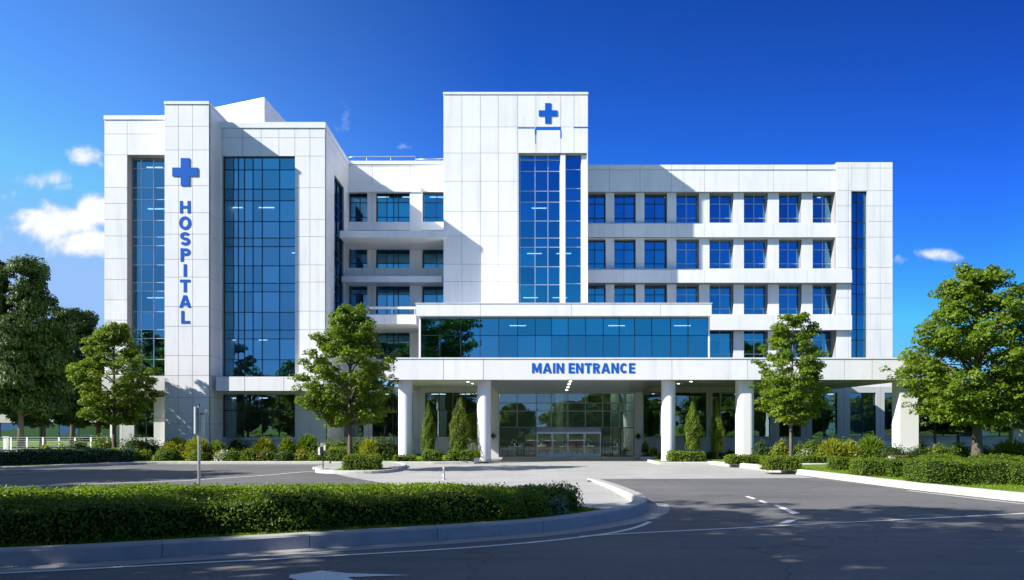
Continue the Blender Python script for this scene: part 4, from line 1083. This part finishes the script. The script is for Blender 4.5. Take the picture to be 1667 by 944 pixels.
S_(480, 522, 711, 54.6, 'leaf_hedge_deep', 'spiky dark green shrub against the wall pier of the wing', spiky=.5)
S_(500, 534, 732, 51, 'leaf_hedge_deep', 'low dark green shrub left of the meter post')
S_(519, 548, 716, 54.5, 'leaf_hedge', 'yellowish shrub at the inner corner of the wing')
hedge(530, 568, 729, 50.8, 1.3, 'leaf_hedge', 'bright green rounded hedge behind the meter post', GB, zb=.13, r=.35, rough=.08)
S_(534, 572, 711, 54, 'leaf_hedge', 'mid green shrub behind the maple of the drop-off island, left of its trunk', zb=.13)
S_(560, 600, 712, 54.2, 'leaf_hedge_deep', 'green shrub directly behind the maple trunk', zb=.13)
S_(582, 622, 716, 52.4, 'leaf_lime', 'yellow-green loose shrub right of the maple trunk', zb=.13, spiky=.2)
S_(598, 658, 709, 53, 'leaf_dark', 'big dark round bush beside the leftmost round column', zb=.13)
hedge(557, 615, 741.5, 40.8, 1.6, 'leaf_hedge', 'box hedge around the trunk of the drop-off maple', GB, zb=.14, r=.28, rough=.05)
hedge(640, 676, 741.5, 50.6, .9, 'leaf_hedge', 'low box hedge at the foot of the leftmost round column', GB, zb=.13, rz=.12)
hedge(686, 718, 733.5, 50.25, .95, 'leaf_hedge_deep', 'box hedge in front of the slim conifer', GB, zb=.13, r=.25)
hedge(727, 747.6, 733.5, 50.25, .95, 'leaf_hedge', 'box hedge in front of the wide conifer, left half of the pair', GB, zb=.13, r=.25)
hedge(748, 769, 733.5, 50.25, .95, 'leaf_hedge_deep', 'box hedge beside the round column, right half of the pair', GB, zb=.13, r=.25)
# columnar conifers
def conifer_mesh(seed, H, rad, leafsz, n, trunk_h, lean=0.0, bulge=.30):
    rng = np.random.default_rng(seed)
    t = rng.random(n)**1.15; prof = np.where(t < bulge, .72+.28*t/bulge, (1-((t-bulge)/(1-bulge))**1.35)); a = rng.uniform(0, 6.283, n)
    r = rad*prof*(rng.uniform(.55, 1.0, n)**.5)*(1+.16*np.sin(a*3+t*9+seed)+.12*np.sin(a*5-t*21))
    z = trunk_h+(H-trunk_h)*t; P = np.stack([r*np.cos(a)+lean*t*rad, r*np.sin(a), z], 1)
    V = leaf_arrays(rng, P, np.stack([np.cos(a), np.sin(a), np.full(n, .35)], 1), leafsz, .5, .45)
    mb = MB(); prf = [(rad*.7*(.72+.28*min(1, q/bulge) if q < bulge else (1-((q-bulge)/(1-bulge))**1.35)), trunk_h+.06+(H-trunk_h)*.97*q) for q in np.linspace(0, 1, 12)]
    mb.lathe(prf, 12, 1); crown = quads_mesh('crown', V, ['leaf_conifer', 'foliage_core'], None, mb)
    tb = MB(); tb.tube([(0,0,0),(0,0,trunk_h+.4)], [.06,.045], 7); tb.tube([(0,0,.1),(.14,.02,trunk_h+.3)], [.035,.02], 5)
    tm = bpy.data.meshes.new('trunk'); tm.from_pydata([tuple(v) for v in tb.v], [], tb.f); tm.materials.append(M['bark']); tm.update(); return tm, crown
def conifer(px, ytop, Y, wpx, label, th=.55, zb=.13, **k):
    o = empty('conifer', (X(px, Y), Y, zb), label, 'conifer', 'columnar conifers beside the entrance')
    tm, cm = conifer_mesh(nxt(), Z(ytop, Y)-zb, wpx*Y/FOCAL/2, .085, 6500, th, **k); link('trunk', tm, o); link('crown', cm, o)
conifer(697.5, 652, 51.6, 25, 'slim dark conifer left of the entrance')
conifer(746, 642, 51.7, 36, 'wide tapering conifer nearest the left round column', lean=.25)
conifer(1128, 649, 51.8, 30, 'loose yellow-green conifer right of the round column at the entrance', th=.75)
conifer(1167, 648, 52.6, 23, 'slim conifer left of the square white column', th=.6)
o = empty('small_tree', (X(768, 55), 55, .13), 'small broadleaf tree half hidden behind the wide conifer', 'small tree')
tm, cm = tree_meshes(131, 3.3, 1.0, .8, prof_round, 12, 60, .12, 'leaf_maple', .05, .35); link('trunk', tm, o); link('crown', cm, o)
# right side
GRS = 'shrubs in the right bed'
hedge(1092, 1150, 735.5, 50.0, 1.3, 'leaf_hedge', 'box hedge beside the round column right of the doors', GB, zb=.13, r=.18)
T_ = lambda *a, **k: shrub(*a, group=GRS, **{**dict(zb=.2), **k})
T_(1147, 1182, 732, 53.5, 'leaf_dark', 'low dark shrub under the slim right conifer', zb=.13)
T_(1178, 1200, 733, 54.5, 'leaf_dark', 'low dark shrub left of the square white column', zb=.13)
hedge(1187, 1249, 742, 45.6, 1.3, 'leaf_hedge', 'long low clipped hedge in front of the square white column', GB, zb=.2)
hedge(1249, 1307, 743.5, 39.2, 1.3, 'leaf_hedge', 'box hedge around the pale trunk of the young maple', GB, zb=.2, r=.22)
hedge(1306, 1361, 743, 45.4, 1.1, 'leaf_hedge', 'low clipped hedge behind and right of the young maple', GB, zb=.2)
hedge(1360, 1405, 745.5, 39.4, 1.2, 'leaf_hedge', 'small box hedge left end of the right front row', GB, zb=.2)
hedge(1403, 1449, 748, 34.6, 1.5, 'leaf_hedge', 'box hedge second in the right front row', GB, zb=.2, r=.2, rough=.06)
hedge(1450, 1500, 748.5, 34.2, 1.6, 'leaf_hedge_deep', 'box hedge third in the right front row', GB, zb=.2, r=.2, rough=.06)
hedge(1506, 1650, 751, 29.6, 1.7, 'leaf_hedge_deep', 'largest dark box hedge of the right front row', GB, zb=.2, r=.2, rough=.07)
S2 = hedge(1646, 1720, 756, 29.4, 1.6, 'leaf_hedge', 'rounded bright hedge at the right edge of the view', GB, zb=.2, r=.4, rough=.09)
hedge(1500, 1580, 743, 40.5, 1.6, 'leaf_hedge', 'low hedge left of the broad maple trunk', GB, zb=.2, r=.3, rough=.07)
hedge(1600, 1690, 744, 42, 1.6, 'leaf_hedge', 'low hedge right of the broad maple trunk', GB, zb=.2, r=.3, rough=.08)
T_(1224, 1257, 717, 50, 'leaf_dark', 'dark shrub just right of the square white column')
T_(1254, 1290, 717, 48.5, 'leaf_lime', 'yellow-green shrub left of the young maple trunk')
T_(1288, 1312, 722, 49, 'leaf_hedge', 'mid green shrub right behind the young maple trunk')
T_(1294, 1322, 730, 46.6, 'petal_white', 'low white-flowering shrub near the young maple', mat2='leaf_hedge', frac2=.55)
T_(1302, 1346, 711, 51, 'leaf_hedge_deep', 'dark spreading shrub under the first dark ground windows')
T_(1330, 1376, 718, 48.5, 'leaf_lime', 'pale lime shrub with arching shoots', spiky=.35)
T_(1366, 1402, 720, 48.6, 'leaf_lime', 'lime shrub with white flowers beside the pale shrub', spiky=.2, mat2='petal_white', frac2=.15)
T_(1350, 1398, 713, 52, 'leaf_hedge', 'green shrub behind the lime shrubs')
T_(1392, 1444, 713, 51.6, 'leaf_hedge', 'loose green shrub left of the last square column', spiky=.2)
T_(1428, 1478, 722, 49.4, 'leaf_dark', 'dark low mound shrub before the last square column')
T_(1470, 1516, 725, 49, 'leaf_dark', 'dark low mound shrub right of the last square column')
T_(1486, 1512, 716, 54, 'leaf_lime', 'small bright shrub behind the dark mound')
T_(1510, 1548, 721, 48, 'leaf_hedge', 'round mid green shrub left of the broad maple')
T_(1540, 1584, 718, 50, 'leaf_hedge_deep', 'leafy shrub close to the left of the broad maple trunk')
T_(1580, 1618, 722, 50.5, 'leaf_hedge', 'green shrub directly behind the broad maple trunk')
T_(1612, 1680, 718, 47.5, 'leaf_hedge', 'large bright shrub at the right edge behind the hedges', spiky=.15)

# ------------------------------------------------------------------ small things
# sign post on the island
yp = 25.0; xp = X(324, yp)
o = empty('sign_post', (xp, yp, .0), 'slim white post with a narrow sign panel at its top, behind the near hedge', 'sign post')
mb = MB(); mb.cyl(xp, yp, 0, Z(661, yp), .045, n=14); mb.build('post', 'steel', o)
mb = MB(); mb.box(xp-.10, xp-.055, yp-.16, yp+.16, Z(706, yp), Z(662, yp)); mb.build('sign_panel', 'white_paint', o)
mb = MB(); mb.box(xp+.06, xp+.17, yp-.02, yp+.02, Z(709, yp), Z(672, yp)); mb.build('side_panel', 'white_paint', o)
mb = MB(); mb.box(xp-.06, xp+.16, yp-.03, yp+.03, Z(674.5, yp), Z(673, yp)); mb.build('bracket', 'black_plastic', o); mb = MB(); mb.cyl(xp, yp, Z(661, yp), Z(656.5, yp), .03, .015, n=10); mb.build('post_cap', 'black_plastic', o)
mb = MB(); mb.cyl(xp, yp, 0, .06, .13, n=14); mb.build('foot', 'steel', o)
# meter post
ym = 42.3; xm_ = X(526, ym)
o = empty('meter_post', (xm_, ym, 0), 'thin post carrying a small black and white box at the corner of the drop-off island', 'meter post')
mb = MB(); mb.cyl(xm_, ym, 0, 1.0, .03, n=10); mb.build('post', 'frame_dark', o)
mb = MB(); mb.box(xm_-.13, xm_+.13, ym-.1, ym+.1, .95, 1.28); mb.build('meter_head', 'black_plastic', o)
mb = MB(); mb.box(xm_-.24, xm_-.14, ym-.12, ym+.05, .86, 1.26); mb.box(xm_+.06, xm_+.15, ym-.14, ym-.105, 1.1, 1.36); mb.build('label_plate', 'white_paint', o)
# bollard
yb_ = 35.5; xb_ = X(722.5, yb_)
o = empty('bollard', (xb_, yb_, 0), 'short thin grey bollard on the plaza behind the hedge', 'bollard')
mb = MB(); mb.lathe([(.10,0),(.10,.02),(.045,.03),(.045,.48),(.055,.49),(.055,.54),(.0,.56)], 14, 0, (xb_, yb_, .006)); mb.build('post', 'steel', o)
# drain cover at the end of the plaza kerb
xd, yd = G(967, 783.5); o = empty('drain_cover', (xd, yd, .006), 'small dark iron drain cover at the end of the plaza kerb', 'drain cover')
mb = MB(); mb.box(xd-.28, xd+.22, yd-.3, yd+.3, .008, .02); mb.build('rim', 'cast_iron', o)
mb = MB()
for k in range(6): mb.box(xd-.24, xd+.18, yd-.26+k*.09, yd-.21+k*.09, .02, .028)
mb.build('grate', 'frame_dark', o)
# fence at left
yf = 70.0
o = empty('fence', (X(-60, yf), yf, 0), 'low pale metal railing fence at far left before the dark trees', 'fence')
ft = Z(711.5, yf)
for p in range(-60, 178, 26):
    mb = MB(); xx = X(p, yf); mb.box(xx-.05, xx+.05, yf-.05, yf+.05, 0, ft); mb.build('post', 'white_paint', o)
mb = MB()
for k in range(7):
    z = .22+k*(ft-.25)/6; mb.box(X(-60, yf), X(172, yf), yf-.012, yf+.012, z-.018, z+.018)
mb.box(X(-60, yf), X(172, yf), yf-.03, yf+.03, ft-.04, ft); mb.build('rail', 'steel', o)
o = empty('fence_post', (X(9.5, 62), 62, 0), 'single thick white gate post at far left before the fence', 'post')
mb = MB(); mb.box(X(9.5,62)-.13, X(9.5,62)+.13, 61.87, 62.13, 0, Z(711, 62)-.04); mb.build('shaft', 'white_paint', o); mb = MB(); mb.box(X(9.5,62)-.17, X(9.5,62)+.17, 61.83, 62.17, Z(711,62)-.04, Z(711,62)+.03); mb.build('post_cap', 'white_paint', o)
# far building left
yq = 122.0
o = empty('low_building', (X(0, yq), yq, 0), 'low distant building with beige concrete band and blue-grey glass behind the dark trees', 'building')
zt0 = Z(664, yq); zt1 = Z(688, yq)
mb = MB(); mb.box(X(-130, yq), X(128, yq), yq, yq+14, zt1, zt0); mb.box(X(-130, yq), X(128, yq), yq+.6, yq+14, -.02, .5); mb.build('wall', 'far_concrete', o)
glazing('window', X(-130, yq), X(300, yq), .5, zt1, yq+.4, [X(-130, yq)+k*3.0 for k in range(1, 14)], [], 'glass_ground', 'frame_dark', .12, o)
mb = MB(); mb.box(X(128, yq), X(300, yq), yq, yq+14, zt1, Z(676, yq)); mb.build('roof', 'roofing', o)
mb = MB(); mb.box(X(-130, yq), X(300, yq), yq+6, yq+6.2, .0, zt1); mb.build('interior', 'interior', o)
# annex right
ya = 74.0
o = empty('annex', (X(1490, ya), ya, 0), 'low glass-fronted annex with white base wall right of the hospital', 'annex building')
za, zb2, zc2 = Z(712, ya), Z(652, ya), Z(640, ya)
mb = MB(); mb.box(X(1455, ya), X(1900, ya), ya-.2, ya+.2, 0, za); mb.box(X(1455, ya), X(1900, ya), ya-.3, ya+.3, za+.002, za+.08); mb.build('base_wall', 'panel_white', o)
glazing('window', X(1455, ya), X(1900, ya), za+.08, zb2, ya, [X(1490, ya)+k*2.6 for k in range(0, 10)], [], 'glass_ground', 'frame_dark', .1, o)
mb = MB(); mb.box(X(1455, ya), X(1900, ya), ya-.4, ya+14, zb2, zc2); mb.build('roof', 'panel_white', o)
interior(X(1455, ya)+.1, X(1900, ya), ya+.5, ya+8, [.1, zb2-.01], o, cols=(X(1560, ya), X(1640, ya)))
# white utility box at the right edge
mb = MB(); xx = X(1656, 70)
o = empty('utility_cabinet', (xx, 70, .2), 'small white utility cabinet before the annex at the right edge', 'cabinet')
mb.box(xx-.45, xx+.45, 69.8, 70.2, .3, 2.1); mb.build('body', 'white_paint', o); mb = MB(); mb.box(xx-.5, xx+.5, 69.75, 70.25, 2.1, 2.18); mb.build('lid', 'frame_light', o); mb = MB(); mb.box(xx-.5, xx+.5, 69.75, 70.25, .19, .3); mb.build('plinth', 'far_concrete', o)
# bench on the path at right
yb2 = 47.0; x0 = X(1478, yb2)
o = empty('bench', (x0, yb2, .2), 'low wooden bench with pale stone ends among the right shrubs', 'bench')
mb = MB()
for k in range(3): mb.box(x0-1.1, x0+1.1, yb2-.2+k*.15, yb2-.08+k*.15, .60, .64)
mb.build('seat', 'wood', o)
for sx in (-1, 1): mb = MB(); mb.box(x0+sx*.95-.12, x0+sx*.95+.12, yb2-.18, yb2+.2, .2, .598); mb.build('leg', 'kerb', o)
# pots by the entrance
def pot(px, Y, r, h, label, plant, ph, mat='terracotta', n=300):
    x = X(px, Y); o = empty('planter', (x, Y, .01), label, 'plant pot', 'potted plants by the entrance')
    mb = MB(); mb.lathe([(r*.7,0),(r*.95,h*.85),(r*1.05,h*.86),(r*1.05,h),(r*.85,h),(r*.8,h*.9),(0,h*.9)], 16, 0, (x, Y, .01)); mb.build('pot', mat, o)
    me = shrub_mesh(nxt(), r*1.5, r*1.5, ph, plant, .09, n, spiky=.4, rough=.2); p = link('foliage', me, o); p.location = (0, 0, h*.88)
pot(775, 50.6, .22, .42, 'pale pot with bushy plant at the foot of the left entrance column', 'leaf_hedge', .55)
pot(1050, 57.5, .20, .5, 'tall pale pot with a leafy plant right of the glass doors', 'leaf_hedge', .75)
pot(1064, 56.5, .24, .32, 'low pot with a bright plant beside the right entrance column', 'leaf_lime', .6)
x = X(1055, 55.5); o = empty('planter_box', (x, 55.5, .01), 'low white stone planter box right of the entrance', 'planter')
mb = MB(); mb.box(x-.55, x+.55, 55.2, 55.8, .01, .26); mb.build('box_body', 'kerb', o); p = link('foliage', shrub_mesh(nxt(), .48, .26, .3, 'leaf_hedge', .08, 260), o); p.location = (0, 0, .24)
def wall_basket(px, py, Y, label):
    x, z = X(px, Y), Z(py, Y); o = empty('wall_planter', (x, Y, z), label, 'wall planter')
    mb = MB(); mb.lathe([(.03,-.18),(.13,0),(.15,.02),(.12,.02)], 12, 0, (x, Y, z)); mb.build('basket', 'wood', o); link('foliage', shrub_mesh(nxt(), .2, .2, .32, 'leaf_hedge', .08, 240, rough=.2), o)
wall_basket(803, 712, YLOB-.4, 'small wall basket of greenery left of the glass entrance')
wall_basket(1039, 712, YLOB-.4, 'small wall basket of greenery right of the glass entrance')
# lobby furniture
def chair(x, y, rz, label):
    o = empty('lobby_chair', (x, y, .012), label, 'chair', 'dark chairs inside the lobby', rz)
    def bl(name, parts, mat):
        mb = MB()
        for q in parts: mb.box(*q)
        me = mb.build(name, mat); me.parent = o
    bl('seat', [(-.25,.25,-.25,.25,.40,.47)], 'black_plastic'); bl('backrest', [(-.25,.25,.20,.26,.47,.92)], 'black_plastic')
    for sx in (-.22, .22):
        for sy in (-.22, .22): bl('leg', [(sx-.02,sx+.02,sy-.02,sy+.02,0,.40)], 'frame_dark')
def ltable(x, y, label, flower):
    o = empty('lobby_table', (x, y, .012), label, 'table', 'tables inside the lobby')
    mb = MB(); mb.cyl(x, y, .71, .75, .5, n=24); mb.build('table_top', 'white_paint', o); mb = MB(); mb.cyl(x, y, .04, .71, .04, n=10); mb.cyl(x, y, .012, .04, .26, n=18); mb.build('pedestal', 'steel', o)
    v = empty('vase', (x, y, .765), 'vase of white flowers on ' + flower, 'vase', 'flower vases inside the lobby')
    mb = MB(); mb.lathe([(.05,0),(.09,.1),(.06,.22),(.08,.26)], 14, 0, (x, y, .765)); mb.build('vessel', 'white_paint', v); q = link('flowers', shrub_mesh(nxt(), .24, .24, .34, 'petal_white', .09, 160, mat2='leaf_hedge', frac2=.3, rough=.25), v); q.location = (0,0,.24)
for i, (x, y, w) in enumerate([(.2,64.0,'first lobby table from the left, behind the left side glass'),(2.35,65.2,'second lobby table, behind the leftmost door leaf'),(4.3,64.2,'third lobby table, behind the middle doors'),(6.2,65.0,'fourth lobby table, behind the rightmost door leaf'),(8.4,63.8,'last lobby table, behind the right side glass')]):
    ltable(x, y, 'round white ' + w.replace('lobby table', 'table in the lobby'), w)
    chair(x-.75, y+.1, R(90), 'dark chair left of the ' + w); chair(x+.75, y-.1, R(-90), 'dark chair right of the ' + w)
o = empty('reception_desk', (4.0, 72.0, .012), 'long pale reception desk at the back of the lobby', 'desk')
mb = MB(); mb.box(1.4, 6.6, 71.6, 72.4, .012, 1.05); mb.build('front', 'wood', o); mb = MB(); mb.box(1.3, 6.7, 71.5, 72.5, 1.05, 1.12); mb.build('desk_top', 'white_paint', o)

# ------------------------------------------------------------------ trees around the viewer (they shade the road and mirror in the glass)
GV = 'trees across the road behind the viewer'
LV = 'leafy tree on the verge across the road behind the viewer'
for (k, x, y, s, rz) in [
    ('street_d',-14.5,6.5,1.0,2.1),('street_d',-9.2,2.0,1.1,1.2),('street_d',-21.5,9.5,1.15,2.5),('street_d',-25.8,18.0,1.1,5.5),
    ('tall_shade',-13,9.6,1.0,.2),('tall_shade',-11.0,3.0,1.05,2.2),('tall_shade',-20.5,3.5,1.1,3.3),
    ('street_d',-25.5,26.0,1.0,5.0),('street_d',-28.5,31.5,1.0,.9),('dark_b',-34.0,33.5,.95,2.2),('street_d',-33.0,38.2,.9,5.2),('street_d',-37,44,1.0,1.0)]:
    tree(k, x, y, 0, LV, GV, s, rz)
for i in range(17):
    x = -100+i*12.5; tree('low_bushy', x+random.uniform(-3,3), -72+random.uniform(-8,8), 0, 'bushy green tree in the tree belt far across the road', 'tree belt across the road', random.uniform(.8, 1.2), random.uniform(0, 6))

for i, x in enumerate([-150,-133,-118,-104,-91,-78,66,80,95,112,130]):
    tree('low_bushy', x+random.uniform(-3,3), 150+random.uniform(-10,10), 0, 'bushy tree in the far belt behind the hospital grounds', 'tree belt behind the hospital', random.uniform(.7, 1.0), random.uniform(0, 6))

# ------------------------------------------------------------------ light, sky, camera
SUN_DIR = Vector((2.5, 1.0, -1.80)).normalized()      # direction the light travels
elev = math.asin(-SUN_DIR.z); azim = math.atan2(-SUN_DIR.x, -SUN_DIR.y)   # from +Y towards +X
sl = bpy.data.lights.new('sun', 'SUN'); sl.energy = 5.0; sl.angle = R(.5); sl.color = (1.0, .95, .865)
so = bpy.data.objects.new('sun', sl); COL.objects.link(so); so.rotation_euler = SUN_DIR.to_track_quat('-Z', 'Y').to_euler(); so.location = (-60, -20, 60)
w = bpy.data.worlds.new('World'); scene.world = w; w.use_nodes = True
nt = w.node_tree; nt.nodes.clear(); out = nt.nodes.new('ShaderNodeOutputWorld')
sky = nt.nodes.new('ShaderNodeTexSky'); sky.sky_type = 'NISHITA'; sky.sun_disc = False
sky.sun_elevation = elev; sky.sun_rotation = azim % (2*math.pi); sky.altitude = 300; sky.air_density = 1.0; sky.dust_density = .25; sky.ozone_density = 3.0
# deep polarised blue: raise the contrast of the sky, deepen it away from the sun
tc = N(nt, 'ShaderNodeTexCoord').outputs['Generated']
sp = N(nt, 'ShaderNodeSeparateXYZ'); L(nt, tc, sp.inputs[0])
sc_ = mixc(nt, 1.0, sky.outputs[0], (.187, .187, .187), 'MULTIPLY')
gam = N(nt, 'ShaderNodeGamma'); L(nt, sc_, gam.inputs[0]); gam.inputs[1].default_value = 2.0
pol = ramp(nt, mathn(nt, 'MULTIPLY_ADD', sp.outputs[0], .5, .5), [(.15, (4.2, 2.2, 1.25)), (.30, (4.4, 2.1, 1.25)), (.5, (.9, .95, 1.0)), (.75, (.42, .46, .60))])
skyc = mixc(nt, 1.0, mixc(nt, 1.0, gam.outputs[0], pol, 'MULTIPLY'), (.42*5.3, .98*5.3, 1.5*5.3), 'MULTIPLY')
mxn = N(nt, 'ShaderNodeVectorMath', operation='MINIMUM'); L(nt, skyc, mxn.inputs[0]); mxn.inputs[1].default_value = (1.75, 2.95, 5.2)
# overhead the sky keeps its own paler blue
up = N(nt, 'ShaderNodeMapRange', interpolation_type='SMOOTHSTEP'); L(nt, sp.outputs[2], up.inputs[0]); up.inputs[1].default_value = .50; up.inputs[2].default_value = .85
skyc = mixc(nt, up.outputs[0], mxn.outputs[0], mixc(nt, 1.0, sky.outputs[0], (1.5, 1.2, .95), 'MULTIPLY'))
bg = N(nt, 'ShaderNodeBackground'); L(nt, skyc, bg.inputs[0]); bg.inputs[1].default_value = SKY_STR
# cumulus in the far sky, by direction
ysafe = mathn(nt, 'MAXIMUM', sp.outputs[1], .02)
u = mathn(nt, 'DIVIDE', sp.outputs[0], ysafe); v = mathn(nt, 'DIVIDE', sp.outputs[2], ysafe)
cv = N(nt, 'ShaderNodeCombineXYZ'); L(nt, u, cv.inputs[0]); L(nt, v, cv.inputs[1])
n1 = noise(nt, 21.0, 10, .60, cv.outputs[0], .35); n2 = noise(nt, 60.0, 5, .6, cv.outputs[0])
tot = None
for (px, py, rx, ry, a) in [(95,362,78,30,1.05),(140,395,56,26,1.05),(58,354,40,20,.95),(155,345,38,30,1.05),(80,290,50,19,.74),(105,305,34,14,.62),(142,254,34,18,.74),(20,320,46,16,.30),(165,262,18,18,.5),(-60,380,60,30,.9),(505,200,70,40,.20),(560,215,34,40,.30),(660,240,30,10,.30),(1520,413,40,12,.66),(1462,424,28,13,.62),(1555,420,22,9,.4),(1700,400,60,14,.4)]:
    du = mathn(nt, 'DIVIDE', mathn(nt, 'SUBTRACT', u, (px-MIDX)/FOCAL), rx/FOCAL); dv = mathn(nt, 'DIVIDE', mathn(nt, 'SUBTRACT', v, (HORIZON-py)/FOCAL), ry/FOCAL)
    d = mathn(nt, 'ADD', mathn(nt, 'MULTIPLY', du, du), mathn(nt, 'MULTIPLY', dv, dv))
    g = mathn(nt, 'MULTIPLY', mathn(nt, 'EXPONENT', mathn(nt, 'MULTIPLY', d, -.8)), a)
    tot = g if tot is None else mathn(nt, 'MAXIMUM', tot, g)
dens = mathn(nt, 'ADD', tot, mathn(nt, 'ADD', mathn(nt, 'MULTIPLY', mathn(nt, 'SUBTRACT', n1, .5), 1.5), mathn(nt, 'MULTIPLY', mathn(nt, 'SUBTRACT', n2, .5), .3)))
mr = N(nt, 'ShaderNodeMapRange', interpolation_type='SMOOTHSTEP'); L(nt, dens, mr.inputs[0]); mr.inputs[1].default_value = .32; mr.inputs[2].default_value = .84
front_only = mathn(nt, 'GREATER_THAN', sp.outputs[1], .05)
cov = mathn(nt, 'MULTIPLY', mathn(nt, 'MULTIPLY', mr.outputs[0], front_only), mathn(nt, 'MINIMUM', mathn(nt, 'MULTIPLY', tot, 4.0), 1.0))
cc = ramp(nt, dens, [(.45, (.62, .74, .95)), (.85, (.95, .96, 1.0))])
bg2 = N(nt, 'ShaderNodeBackground'); L(nt, cc, bg2.inputs[0]); bg2.inputs[1].default_value = CLOUD_STR
mx = N(nt, 'ShaderNodeMixShader'); L(nt, cov, mx.inputs[0]); L(nt, bg.outputs[0], mx.inputs[1]); L(nt, bg2.outputs[0], mx.inputs[2]); L(nt, mx.outputs[0], out.inputs[0])

cam = bpy.data.cameras.new('camera'); co = bpy.data.objects.new('camera', cam); COL.objects.link(co)
co.location = (0, 0, EYE); co.rotation_euler = (R(90), 0, 0)
cam.sensor_fit = 'HORIZONTAL'; cam.sensor_width = 36; cam.lens = 36*FOCAL/1667; cam.shift_y = (HORIZON-472)/1667
cam.clip_end = 5000; scene.camera = co
vs = scene.view_settings; vs.view_transform = 'Standard'; vs.look = 'None'; vs.gamma = 1; vs.exposure = EXPOSURE; vs.use_curve_mapping = False
cy = scene.cycles; cy.max_bounces = 8; cy.transparent_max_bounces = 12; cy.caustics_reflective = False; cy.caustics_refractive = False; cy.sample_clamp_indirect = 6
